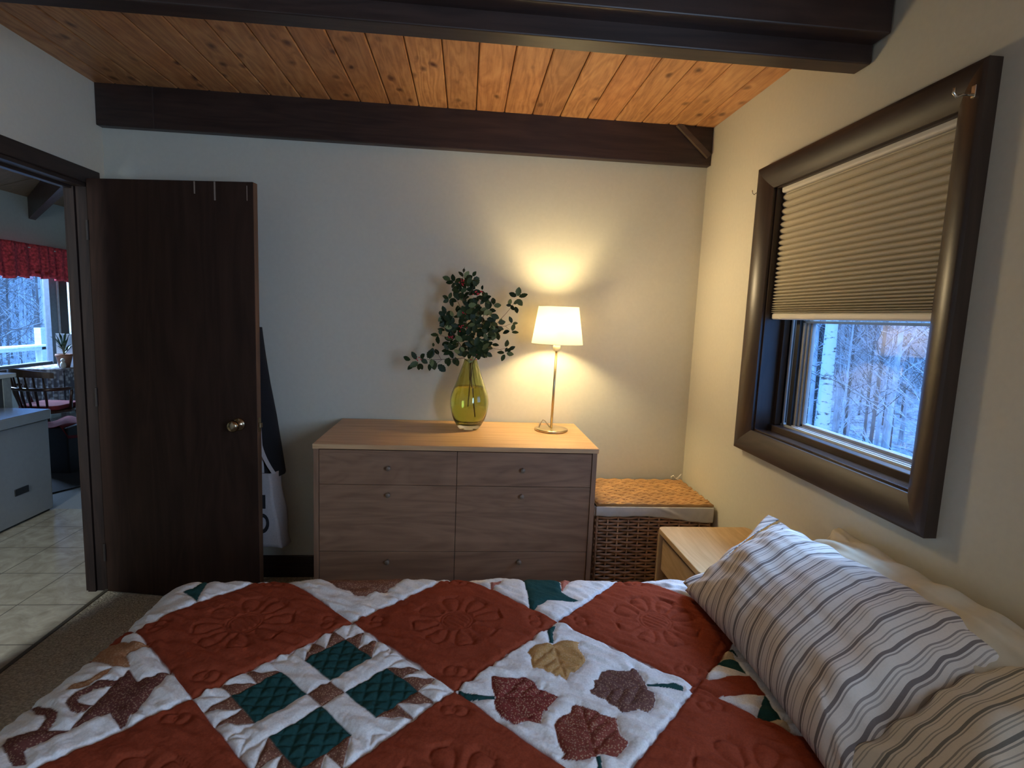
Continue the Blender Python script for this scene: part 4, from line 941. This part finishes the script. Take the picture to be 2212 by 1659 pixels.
def pillow(name, F1, F2, B1, B2, thick, mat, label, seed, bow=.02, cat='pillow', up=(0, 0, 1), wr=1.0):
    F1, F2, B1, B2 = map(Vector, (F1, F2, B1, B2)); c = (F1+F2+B1+B2)/4
    o = thing(name, (c.x, c.y, min(F1.z, F2.z)-.02), label, cat)
    nrm = (F2-F1).cross(B1-F1).normalized()
    if nrm.z < 0: nrm = -nrm
    ns, nt_ = 120, 80; off = origin_of(o); vs = []; uvs = []
    def surf(s, t, side):
        S, T = 2*s-1, 2*t-1
        # soften outline: sides drawn in between the corners
        p_ = (F1*(1-s)+F2*s)*(1-t)+(B1*(1-s)+B2*s)*t
        e1 = (B1-F1+B2-F2)*.5; e2 = (F2-F1+B2-B1)*.5
        p_ = p_ - e1*(T*.035*(1-S*S)) - e2*(S*.030*(1-T*T))
        hh = (max(0, 1-abs(S)**2.6)**.62)*(max(0, 1-abs(T)**2.4)**.62)
        q = Vector((s*5+seed, t*3.2, seed*1.7))
        w_ = mnoise.noise(q*1.3)*.022+mnoise.noise(Vector((s*3+seed, t*13, 4)))*.008*(1-hh*.5)
        # folds running in from the corners and edges
        ed = min(1-abs(S), 1-abs(T)); w_ += .010*math.exp(-ed*5)*math.sin((s*38 if abs(T) > abs(S) else t*30)+3*mnoise.noise(q))*(1 if ed > .01 else ed*100)
        w_ *= wr
        return p_+nrm*(thick*hh*(.78 if side > 0 else -.30)+w_*hh**.3*(1 if side > 0 else .3))
    for side in (1, -1):
        for i in range(ns+1):
            for j in range(nt_+1): vs.append(surf(i/ns, j/nt_, side)-off); uvs.append((i/ns+.010*math.sin(j/nt_*5+i/ns*3), j/nt_))
    fs = []; K = (ns+1)*(nt_+1)
    for q_ in (0, 1):
        for i in range(ns):
            for j in range(nt_):
                f_ = [q_*K+i*(nt_+1)+j, q_*K+(i+1)*(nt_+1)+j, q_*K+(i+1)*(nt_+1)+j+1, q_*K+i*(nt_+1)+j+1]; fs.append(f_ if q_ == 0 else f_[::-1])
    me = bpy.data.meshes.new(name); me.from_pydata(vs, [], fs); me.materials.append(mat)
    ul = me.uv_layers.new(name='cloth'); li = np.zeros(len(me.loops), np.int32); me.loops.foreach_get('vertex_index', li)
    ul.data.foreach_set('uv', np.array(uvs, dtype=np.float32)[li].ravel())
    bm = bmesh.new(); bm.from_mesh(me); bmesh.ops.remove_doubles(bm, verts=bm.verts, dist=5e-4); bmesh.ops.recalc_face_normals(bm, faces=bm.faces); bm.to_mesh(me); bm.free()
    me.shade_smooth()
    ob = bpy.data.objects.new('pillowcase', me); col.objects.link(ob); ob.parent = o
    return o
G = [(.04, .012, .8), (.085, .008, .6), (.125, .008, .6), (.21, .022, 1), (.262, .010, .8), (.335, .008, .6), (.375, .008, .6), (.50, .010, .7), (.545, .022, 1), (.60, .008, .7), (.70, .009, .7), (.745, .009, .7), (.86, .022, 1), (.91, .009, .8)]
s1 = stripe_mat('ticking_stripe_grey', (.68, .60, .52), (.17, .14, .13), G, 4.4)
s2 = stripe_mat('ticking_stripe_green', (.62, .57, .46), (.15, .15, .13), G, 4.2)
sheet = plain('cream_sheet', (.56, .49, .36), .95, var=.05, scale=30, bs=.3)
pillow('pillow', (.985, 1.60, .665), (.985, .80, .665), (1.222, 1.60, .825), (1.222, .74, .845), .11, sheet, 'plain cream pillow against the wall behind the striped pillows', 9, wr=1.3)
p1 = pillow('pillow', (.715, 1.575, .625), (.700, .815, .630), (1.105, 1.735, .790), (1.140, .930, .830), .160, s1, 'large grey striped pillow leaning at the head of the bed nearest the nightstand', 3)
# open end of the pillowcase: a loose hem at the far end
off = origin_of(p1)
def hem(u, v):
    a = Vector((.735, 1.580, .622)); b_ = Vector((1.100, 1.745, .800)); p_ = a.lerp(b_, u)
    w_ = .030+.020*math.exp(-((u-1)/.12)**2)+.022*math.exp(-(u/.1)**2)
    return p_+Vector((-.2, 1, .12)).normalized()*(w_*v-.012)+Vector((0, 0, .008*math.sin(u*17)*v+.030*math.sin(math.pi*u)*(1-v)))
hm = MB().grid(hem, 50, 6); ho = hm.build('pillowcase_hem', s1, p1, smooth=True, solid=.003)
ul = ho.data.uv_layers.new(name='cloth')
for l in ho.data.loops:
    c_ = ho.data.vertices[l.vertex_index].co+off; ul.data[l.index].uv = (c_.y*1.3+c_.x*.2, 0)
pillow('pillow', (.72, .905, .640), (.73, .14, .640), (1.20, 1.035, .760), (1.20, .20, .80), .19, s2, 'second striped pillow at the bottom right corner nearest the camera', 6)
# ================================================================ the next room through the doorway
wall2 = plain('pale_green_wall', (.42, .45, .41), .9, var=.03, bs=.05)
b = MB(); b.box(-5.12, -5, .5, 5.55, 0, 3.9); b.box(-5.12, -5, 7.52, 7.82, 0, 3.9); b.box(-5.12, -5, 5.55, 7.52, 0, .66); b.box(-5.12, -5, 5.55, 7.52, 1.95, 3.9)
struct('wall_far', b, wall2, 'pale green-grey wall around the far window in the next room', 'wall')
struct('wall_north', MB().box(-5, -1.77, 7.70, 7.82, 0, 3.9), wall2, 'end wall of the next room', 'wall')
struct('wall_south', MB().box(-5, -2.50, .38, .5, 0, 3.9).box(-1.95, -1.89, .38, .5, 0, 3.9).box(-2.50, -1.95, .38, .5, 0, .95).box(-2.50, -1.95, .38, .5, 2.15, 3.9), wall2, 'near end wall of the next room', 'wall')
struct('wall_east', MB().box(-1.89, -1.77, YB+.12, 7.70, 0, 3.9).box(-1.89, -1.77, .38, YB+.12, 2.7, 3.9), wall2, 'wall of the next room in line with the bedroom doorway', 'wall')
b = MB(); 
for k in range(13):
    y = .38+.6*k
    b.add([(-5.12, y+.004, 2.555), (-1.77, y+.004, 3.56), (-1.77, y+.596, 3.56), (-5.12, y+.596, 2.555), (-5.12, y+.004, 2.62), (-1.77, y+.004, 3.62), (-1.77, y+.596, 3.62), (-5.12, y+.596, 2.62)], [(0,1,2,3), (4,7,6,5), (0,4,5,1), (1,5,6,2), (2,6,7,3), (3,7,4,0)])
b.box(-5.12, -1.77, .38, 7.82, 3.70, 3.74)
struct('ceiling', b, wood('old_pine', (.20, .12, .055), (.12, .068, .03), 0, .5), 'sloping wooden ceiling of the next room', 'ceiling')
for i, y in enumerate((4.60, 6.80)):
    b = MB(); P0 = Vector((-5.0, y+.04, 2.352)); dv = Vector((1, -.88, .25)); sd = Vector((.66, .75, 0))*.11
    vs = [p_+q_+Vector((0, 0, z_)) for z_ in (0, .26) for p_, q_ in ((P0, Vector()), (P0+dv*2.9, Vector()), (P0+dv*2.9, sd), (P0+Vector((0, .10, 0)), Vector()))]
    b.add(vs, [(0,1,2,3), (4,7,6,5), (0,4,5,1), (1,5,6,2), (2,6,7,3), (3,7,4,0)])
    struct('trim_6', b, trim_m, ['dark rafter of the next room out of sight above the doorway', 'dark rafter rising from the wall above the far window'][i], 'beam')
def far_window():
    o = bpy.data.objects.new('window_2', None); col.objects.link(o); o.location = (-5, 6.5, .66)
    tag(o, 'bright window in the next room under a red valance', 'window', kind='structure')
    slate = plain('grey_blue_frame', (.16, .19, .22), .4); pale = plain('pale_frame', (.50, .52, .55), .4)
    MB().box(-5.03, -4.985, 5.55, 7.52, .63, .668).build('window_sill', trim_m, o, bevel=.004)
    MB().box(-5.08, -5.0, 7.085, 7.20, .66, 1.95).build('frame_post', slate, o, bevel=.004)
    MB().box(-5.03, -4.99, 7.20, 7.225, .66, 1.95).build('frame_edge', pale, o)
    MB().box(-5.08, -4.985, 7.225, 7.36, .66, 1.95).build('frame_post', trim_m, o, bevel=.004)
    MB().box(-5.08, -5.02, 5.55, 5.60, .66, 1.95).build('frame_post', slate, o, bevel=.004)
    MB().box(-5.09, -5.02, 5.60, 7.09, .66, .70).build('sash_rail', slate, o)
    MB().box(-5.062, -5.058, 5.58, 7.10, .68, 1.95).build('glass_pane', glass_m, o)
    MB().box(-5.062, -5.058, 7.36, 7.52, .66, 1.95).build('glass_pane', glass_m, o)
far_window()
def valance():
    m = plain('red_print', (.55, .05, .06), .9, var=.6, scale=38, bs=.2)
    b_ = MB()
    def vf(u, v):
        y = 5.30+2.25*u; z = 2.06-.40*v+.012*math.sin(u*60+1)*(v > .9)
        return (-4.90-.028*math.sin(u*95+1.5*math.sin(u*17))*(.35+.65*v)-.010*math.sin(u*33), y, z+.03*abs(math.sin(u*7))*(v > .85))
    b_.grid(vf, 260, 14); o = thing('valance', (-4.93, 6.4, 1.66), 'gathered red printed valance across the top of the far window', 'curtain')
    b_.build('valance_cloth', m, o, smooth=True, solid=.003)
    MB().tube([(-4.925, 5.28, 2.02), (-4.925, 7.58, 2.02)], .010, 10).build('curtain_rod', metal_m, o)
valance()
def freezer():
    o = thing('chest_freezer', (-3.12, 3.6, 0), 'silver-grey chest freezer on the tiles seen through the doorway', 'freezer')
    st = plain('silver_enamel', (.34, .35, .37), .34, .4, var=.03, bs=0)
    MB().rbox(-3.42, -2.82, 3.02, 3.92, .02, .640, .02).build('cabinet', st, o, bevel=.004)
    MB().rbox(-3.42, -2.80, 3.01, 3.925, .646, .712, .022).build('lid', plain('silver_lid', (.44, .46, .49), .15, .5, var=.03, bs=0), o, bevel=.008, seg=3)
    MB().box(-3.41, -2.83, 3.03, 3.91, .638, .648).build('seal', plain('black_rubber', (.02, .02, .02), .6), o)
    MB().box(-3.40, -2.84, 3.04, 3.90, .004, .03).build('plinth', plain('black_plastic', (.02, .02, .02), .5), o)
    MB().rbox(-2.822, -2.814, 3.595, 3.705, .20, .245, .0035).build('badge', plain('black_badge', (.012, .012, .014), .3), o, bevel=.003)
freezer()
def counter():
    o = thing('kitchen_cart', (-3.75, 3.7, 0), 'white-topped dark kitchen cart behind the silver freezer', 'cart')
    MB().rbox(-4.05, -3.46, 3.3, 4.52, .845, .875, .02).build('worktop', plain('white_top', (.68, .70, .70), .35, var=.02, bs=0), o, bevel=.004)
    dk = plain('dark_cart', (.05, .05, .055), .4); gy = plain('cart_panel', (.30, .33, .34), .6)
    MB().box(-4.02, -3.48, 3.33, 4.40, .05, .845).build('cabinet', dk, o, bevel=.004)
    MB().box(-3.485, -3.475, 4.40, 4.47, .02, .845).build('end_post', gy, o)
    MB().box(-4.02, -3.485, 4.44, 4.47, .02, .845).build('end_panel', gy, o)
    o = thing('wooden_box', (-3.6, 4.24, .875), 'small brown wooden box on the white cart top', 'box')
    MB().rbox(-3.72, -3.50, 4.08, 4.36, .876, .93, .01).build('box_body', wood('box_wood', (.20, .10, .05), (.12, .06, .03), 1, .4), o, bevel=.004)
    MB().box(-3.70, -3.52, 4.10, 4.30, .93, .962).build('box_lid', wood('box_wood', (.20, .10, .05), (.12, .06, .03), 1, .4), o, bevel=.006)
counter()
def windsor():
    dk = wood('dark_maple', (.07, .030, .018), (.035, .016, .010), 2, .28)
    o = thing('windsor_chair', (-3.82, 5.28, .004), 'dark wooden windsor chair with spindle back drawn up to the far table', 'chair', rz=math.radians(-14))
    def c(x, y, z): return (x, y, z)     # local: back faces -Y, sits facing +Y
    s = MB(); poly = [(.22*math.cos(a)*(1.04 if math.sin(a) > 0 else .96), .21*math.sin(a)) for a in [2*math.pi*k/28 for k in range(28)]]
    s.prism(poly, .425, .455); s.build('seat', dk, o, local=True, bevel=.012, seg=3)
    for x, y in ((-.16, .15), (.16, .15), (-.15, -.14), (.15, -.14)):
        pts = [(x*1.35*(1-t)+x*t, y*1.35*(1-t)+y*t, .43*t) for t in [k/8 for k in range(9)]]
        MB().tube(pts, [.012, .015, .018, .014, .019, .021, .016, .013, .013], 10).build('leg', dk, o, smooth=True, local=True)
    MB().tube([(-.18, .02, .2), (.18, .02, .2)], .010, 8).build('stretcher', dk, o, local=True)
    def bow(x): return (x, -.175-.05+.22*(x/.24)**2*.55, 0)
    for k in range(7):
        x = -.165+.055*k; y0 = -.17+.10*(x/.2)**2
        MB().tube([(x*.85, y0, .45), (x, y0-.03, .60), (x*1.05, y0-.06, .79)], [.008, .0115, .006], 8).build('spindle', dk, o, smooth=True, local=True)
    cr = MB(); A_ = []
    cr.grid(lambda u, v: ((u-.5)*.46, -.235+.13*((u-.5)*2)**2, .765+.075*v*(1-.35*abs(u-.5)*2)-.012*((u-.5)*2)**2), 24, 4)
    cr.build('crest_rail', dk, o, local=True, solid=.022)
    arm = [(.27*math.cos(a), .17*math.sin(a)*1.25+.0, .655) for a in [math.radians(160+ (380-160)*k/20) for k in range(21)]]
    arm = [(.275*math.cos(math.radians(10-200*k/20)), -.02+.20*math.sin(math.radians(10-200*k/20)), .655) for k in range(21)]
    MB().tube(arm, .015, 10).build('arm_rail', dk, o, smooth=True, local=True)
    for sg in (-1, 1):
        MB().tube([(sg*.20, .06, .45), (sg*.255, .03, .655)], .013, 8).build('arm_post', dk, o, smooth=True, local=True)
    o = thing('chair_cushion', (-3.80, 5.30, .46), 'dark red cushion on the windsor chair', 'cushion')
    MB().rbox(-3.97, -3.62, 5.13, 5.47, .462, .505, .06).build('cushion_cover', plain('dark_red_cloth', (.16, .015, .022), .9, var=.3), o, bevel=.018, seg=3)
    o = thing('storage_trunk', (-3.40, 4.92, .0), 'low black trunk draped with a dark red cloth beyond the freezer', 'trunk')
    MB().box(-3.54, -3.26, 4.72, 5.12, .006, .40).build('trunk_body', plain('black_trunk', (.012, .010, .012), .6), o, bevel=.01)
    MB().grid(lambda u, v: (-3.55+.30*u, 4.71+.42*v, .410+.012*math.sin(u*9+v*7)+(-.10*max(0, u-.8)*5)), 14, 14).build('draped_cloth', plain('dark_red_cloth', (.16, .015, .022), .9, var=.3), o, smooth=True, solid=.004)
windsor()
def table():
    o = thing('dining_table', (-4.45, 6.25, .004), 'table under a grey patterned cloth by the far window', 'table')
    dk = trim_m
    MB().box(-4.45, -4.10, 5.92, 6.95, .70, .735).build('tabletop', dk, o, bevel=.004)
    for x in (-4.43, -4.18):
        for y in (5.98, 6.88): MB().box(x, x+.05, y, y+.05, .004, .70).build('leg', dk, o)
    m, nt, bs = new_mat('lace_cloth')
    vo = N(nt, 'ShaderNodeTexVoronoi'); vo.inputs['Scale'].default_value = 26; nt.links.new(coords(nt), vo.inputs['Vector'])
    nt.links.new(ramp(nt, vo.outputs['Distance'], [(.25, (.55, .56, .58)), (.55, (.16, .15, .17))]), bs.inputs['Base Color']); bs.inputs['Roughness'].default_value = .9
    t_ = MB(); x0, x1, y0, y1 = -4.50, -4.06, 5.88, 7.0
    t_.box(x0, x1, y0, y1, .736, .742)
    def skirt(p, q, nx, ny):
        return lambda u, v: (p[0]+(q[0]-p[0])*u+nx*(.006+.02*v*math.sin(u*26)**2), p[1]+(q[1]-p[1])*u+ny*(.006+.02*v*math.sin(u*26)**2), .742-.40*v)
    t_.grid(skirt((x0, y0), (x1, y0), 0, -1), 50, 8); t_.grid(skirt((x1, y0), (x1, y1), 1, 0), 60, 8)
    c_ = t_.build('tablecloth', m, smooth=True); tag(c_, 'grey and white patterned cloth hanging over the far table', 'tablecloth')
    o = thing('potted_plant', (-4.20, 6.10, .742), 'small spiky plant in a clay pot on the far table', 'plant')
    MB().lathe([(.045, .743), (.070, .86), (.076, .865), (.074, .885), (.066, .885), (.060, .865)], -4.20, 6.10, 28).build('pot', plain('clay', (.30, .13, .07), .7), o, smooth=True)
    l = MB(); r_ = random.Random(3)
    for k in range(34):
        a = r_.uniform(0, 6.28); le = r_.uniform(.10, .24); tilt = r_.uniform(.1, 1.0); z0 = .87+r_.uniform(0, .09)
        base = Vector((-4.20, 6.10, z0)); d = Vector((math.cos(a)*math.sin(tilt), math.sin(a)*math.sin(tilt), math.cos(tilt))); s_ = Vector((-math.sin(a), math.cos(a), 0))*.011
        mid = base+d*le*.6; tip = base+d*le-Vector((0, 0, le*.25*tilt))
        l.add([base-s_*.6, base+s_*.6, mid+s_, mid-s_, tip], [(0, 1, 2, 3), (3, 2, 4)])
    l.build('leaves', plain('plant_green', (.035, .075, .04), .5), o)
    o = thing('bird_figurine', (-4.14, 5.99, .742), 'tiny white and orange figurine beside the far plant pot', 'figurine')
    MB().lathe([(.016, .744), (.026, .77), (.022, .80), (.012, .815)], -4.14, 5.99, 18).ball((-4.14, 5.99, .83), .020, 12).build('figurine_body', plain('white_glaze', (.7, .7, .68), .3), o, smooth=True)
    o = thing('white_panel', (-4.25, 6.30, .742), 'thin white upright panel standing at the edge of the far table', 'panel')
    MB().box(-4.36, -4.12, 6.225, 6.235, .743, 1.09).build('panel_board', plain('white_card', (.75, .77, .8), .6, var=.02, bs=0), o, bevel=.001)
table()
rg = MB().add([(-3.2, 3.95, .014), (-2.60, 5.10, .014), (-3.35, 5.90, .014), (-4.3, 4.4, .014), (-3.2, 3.95, .004), (-2.60, 5.10, .004), (-3.35, 5.90, .004), (-4.3, 4.4, .004)], [(0,1,2,3), (4,7,6,5), (0,4,5,1), (1,5,6,2), (2,6,7,3), (3,7,4,0)])
tag(rg.build('floor_rug', plain('dark_rug', (.045, .043, .045), .95, scale=150, bs=.6)), 'dark charcoal rug on the grey carpet beyond the freezer', 'rug')

# ================================================================ outdoors: snowy woods at dusk
m, nt, bs = new_mat('snow_ground')
n1 = noise(nt, coords(nt), 1.4, 8, .7); n2 = noise(nt, coords(nt), 9, 5, .7)
nt.links.new(ramp(nt, mth(nt, 'ADD', mth(nt, 'MULTIPLY', n1, .5), mth(nt, 'MULTIPLY', n2, .5)), [(.40, (.16, .13, .12)), (.50, (.55, .56, .60)), (.62, (.86, .88, .92))]), bs.inputs['Base Color'])
bs.inputs['Roughness'].default_value = .9; bump(nt, bs, n2, .5, .05)
def gz(d): return -.95+.030*max(0, d-3)+.0065*max(0, d-6)**2*(1 if d < 40 else 1)
def terrain(sgn, x0, name, label):
    def gf(u, v):
        dx = x0+40*u**1.6; y = -10+62*v; d = dx-x0
        return (sgn*dx, y, min(gz(math.hypot(d, max(0, y-6)*.5)), 9)+.15*math.sin(y*.7+dx*.4))
    struct(name, MB().grid(gf, 40, 60), m, label, 'ground', smooth=True)
terrain(1, 1.62, 'ground', 'snow-covered slope under the trees outside the side window')
terrain(-1, 5.25, 'ground', 'snow-covered slope outside the far window')
bark_d = plain('grey_bark', (.20, .17, .16), .9, var=.5, scale=12, stretch=(1, 1, .3), bs=.4)
bark_l = plain('frosted_bark', (.55, .56, .58), .9, var=.4, scale=14, stretch=(1, 1, .3), bs=.4)
mm, nt, bs = new_mat('birch_bark')
n1 = noise(nt, coords(nt, (5, 5, 22)), 1, 5, .65); n2 = noise(nt, coords(nt, (9, 9, 9)), 1, 4, .6)
nt.links.new(ramp(nt, mth(nt, 'MULTIPLY', n1, mth(nt, 'ADD', n2, .5)), [(.36, (.10, .09, .08)), (.43, (.82, .84, .80))]), bs.inputs['Base Color']); bs.inputs['Roughness'].default_value = .8
birch_m = mm
mm, nt, bs = new_mat('mottled_bark')
vo = N(nt, 'ShaderNodeTexVoronoi'); vo.inputs['Scale'].default_value = 34; nt.links.new(coords(nt, (1, 1, .7)), vo.inputs['Vector'])
nt.links.new(ramp(nt, vo.outputs['Distance'], [(.22, (.42, .42, .38)), (.36, (.11, .09, .08))]), bs.inputs['Base Color']); bs.inputs['Roughness'].default_value = .9
mottle_m = mm
def tree(x, y, z, h, r, m_, seed, label, group, twigs=22, lean=.04, name='bare_tree', spread=1.0, zmin=.12):
    R_ = random.Random(seed); o = thing(name, (x, y, z), label, 'tree', group)
    pts = []; lx, ly = R_.uniform(-lean, lean), R_.uniform(-lean, lean); ph = R_.uniform(0, 6)
    for k in range(11):
        t = k/10; pts.append(Vector((lx*h*t+.02*h*.3*math.sin(t*5+ph)*t, ly*h*t+.012*h*.3*math.cos(t*6+ph), h*t-.3*(k == 0))))
    MB().tube(pts, [r*(1-.72*k/10) for k in range(11)], 8).build('trunk', m_, o, smooth=True, local=True)
    b_ = MB()
    for k in range(twigs):
        t = R_.uniform(zmin, .97); i = int(t*10); p_ = pts[i].lerp(pts[min(i+1, 10)], t*10-i)
        a = R_.uniform(0, 6.28); L_ = h*R_.uniform(.07, .19)*(1.15-t)*spread; rise = R_.uniform(.2, 1.1)
        d = Vector((math.cos(a), math.sin(a), rise)).normalized(); r0 = r*(1-.72*t)*.32
        q = [p_+d*L_*s+Vector((R_.uniform(-1, 1), R_.uniform(-1, 1), R_.uniform(-1, 1)))*L_*.06*(s > 0) for s in (0, .25, .5, .75, 1)]
        b_.tube(q, [r0, r0*.75, r0*.55, r0*.38, r0*.2], 4, caps=False)
        for _ in range(3):
            s = R_.randint(1, 3); d2 = (d+Vector((R_.uniform(-1, 1), R_.uniform(-1, 1), R_.uniform(-.3, .9)))*.9).normalized(); l2 = L_*R_.uniform(.25, .55)
            b_.tube([q[s], q[s]+d2*l2*.5, q[s]+d2*l2+Vector((0, 0, l2*.12))], [r0*.4, r0*.28, r0*.12], 4, caps=False)
    b_.build('branches', m_ if m_ not in (birch_m, mottle_m) else bark_l, o, smooth=True, local=True)
    return o
def gz2(x, y, sgn=1): 
    x0 = 1.62 if sgn > 0 else 5.25
    dx = abs(x); return min(gz(math.hypot(dx-x0, max(0, y-6)*.5)), 9)+.15*math.sin(y*.7+dx*.4)
tree(5.6, 5.6*1.410, gz2(5.6, 7.9), 9, .105, birch_m, 1, 'pale birch with dark speckles nearest the left of the side window', None, 16, .01, zmin=.3)
tree(7.0, 7.0*1.490, gz2(7.0, 10.4), 10, .17, mottle_m, 2, 'stout mottled trunk just left of the pale birch outside the side window', None, 12, .01, zmin=.3)
tree(5.0, 5.0*1.085, gz2(5.0, 5.4)-.1, 3.6, .035, bark_l, 5, 'frosted twiggy sapling at the right of the side window', None, 60, .05, spread=2.4, zmin=.1)
R_ = random.Random(21); protos = []
GL = 'slim bare grey tree among many in the snowy woods outside the side window'
for k in range(8):
    x = R_.uniform(6.5, 12); y = x*R_.uniform(1.06, 1.44)
    protos.append(tree(x, y, gz2(x, y), R_.uniform(6, 9), R_.uniform(.016, .042), [bark_d, bark_l, bark_l][k % 3], 40+k, GL, 'bare trees outside the side window', 60, spread=1.5))
spots = []
while len(spots) < 78:
    x = R_.uniform(5.8, 15); y = x*R_.uniform(1.02, 1.50)
    if all(math.hypot(x-a_, y-b2) > .62 for a_, b2 in spots): spots.append((x, y))
for k, (x, y) in enumerate(spots):
    c_ = copy_tree(protos[k % 8]); c_.location = (x, y, gz2(x, y)); c_.rotation_euler = (0, 0, R_.uniform(0, 6.28)); s_ = R_.uniform(.75, 1.15); c_.scale = (s_, s_, s_)
GW = 'bare tree in the snow outside the far window'
for k in range(26):
    x = -R_.uniform(8, 15); y = -x*R_.uniform(1.18, 1.48)
    c_ = copy_tree(protos[k % 8]); c_.location = (x, y, gz2(x, y, -1)); c_.rotation_euler = (0, 0, R_.uniform(0, 6.28)); s_ = R_.uniform(.8, 1.2); c_.scale = (s_, s_, s_)
    c_['label'] = GW; c_['group'] = 'bare trees outside the far window'
# far thicket: more stems than anyone could count
for sgn, lab in ((1, 'dense distant thicket of thin stems beyond the side window'), (-1, 'dense distant thicket of thin stems beyond the far window')):
    b_ = MB()
    for k in range(1500 if sgn > 0 else 300):
        x = R_.uniform(13, 32); y = x*(R_.uniform(.95, 1.6) if sgn > 0 else R_.uniform(1.1, 1.55)); z = gz2(x, y, sgn); h = R_.uniform(5, 9); l1, l2 = R_.uniform(-.4, .4), R_.uniform(-.4, .4)
        r = R_.uniform(.014, .042); b_.tube([(sgn*x, y, z-.3), (sgn*x+l1*.5, y+l2*.3, z+h*.5), (sgn*x+l1, y+l2, z+h)], [r, r*.7, r*.3], 5, caps=False)
        for _ in range(7):
            t = R_.uniform(.15, .9); a = R_.uniform(0, 6.28); L_ = R_.uniform(.5, 1.3); p_ = Vector((sgn*x+l1*t, y+l2*t, z+h*t)); q = p_+Vector((math.cos(a)*L_*.7, math.sin(a)*L_*.7, L_*.6))
            b_.tube([p_, p_.lerp(q, .5)+Vector((0, 0, -.08)), q], [r*.35, r*.25, r*.1], 4, caps=False)
    tag(b_.build('thicket', bark_l if sgn > 0 else bark_d, smooth=True), lab, 'thicket', kind='stuff')
# snowy deck rail outside the far window
o = thing('deck_railing', (-6.6, 8.7, -.9), 'snow-topped deck railing outside the far window', 'railing')
sn = plain('snow_cap', (.85, .87, .9), .8, bs=.1); gd = plain('deck_paint', (.42, .48, .56), .6)
MB().box(-6.65, -6.55, 6.4, 9.15, .66, .71).build('handrail', gd, o, bevel=.004)
MB().box(-6.66, -6.54, 6.4, 9.15, .71, .745).build('snow', sn, o, bevel=.012)
for y in (7.0, 8.0, 9.05): MB().box(-6.65, -6.55, y, y+.10, -.92, 1.0 if y > 9 else .66).build('post', gd, o, bevel=.004)
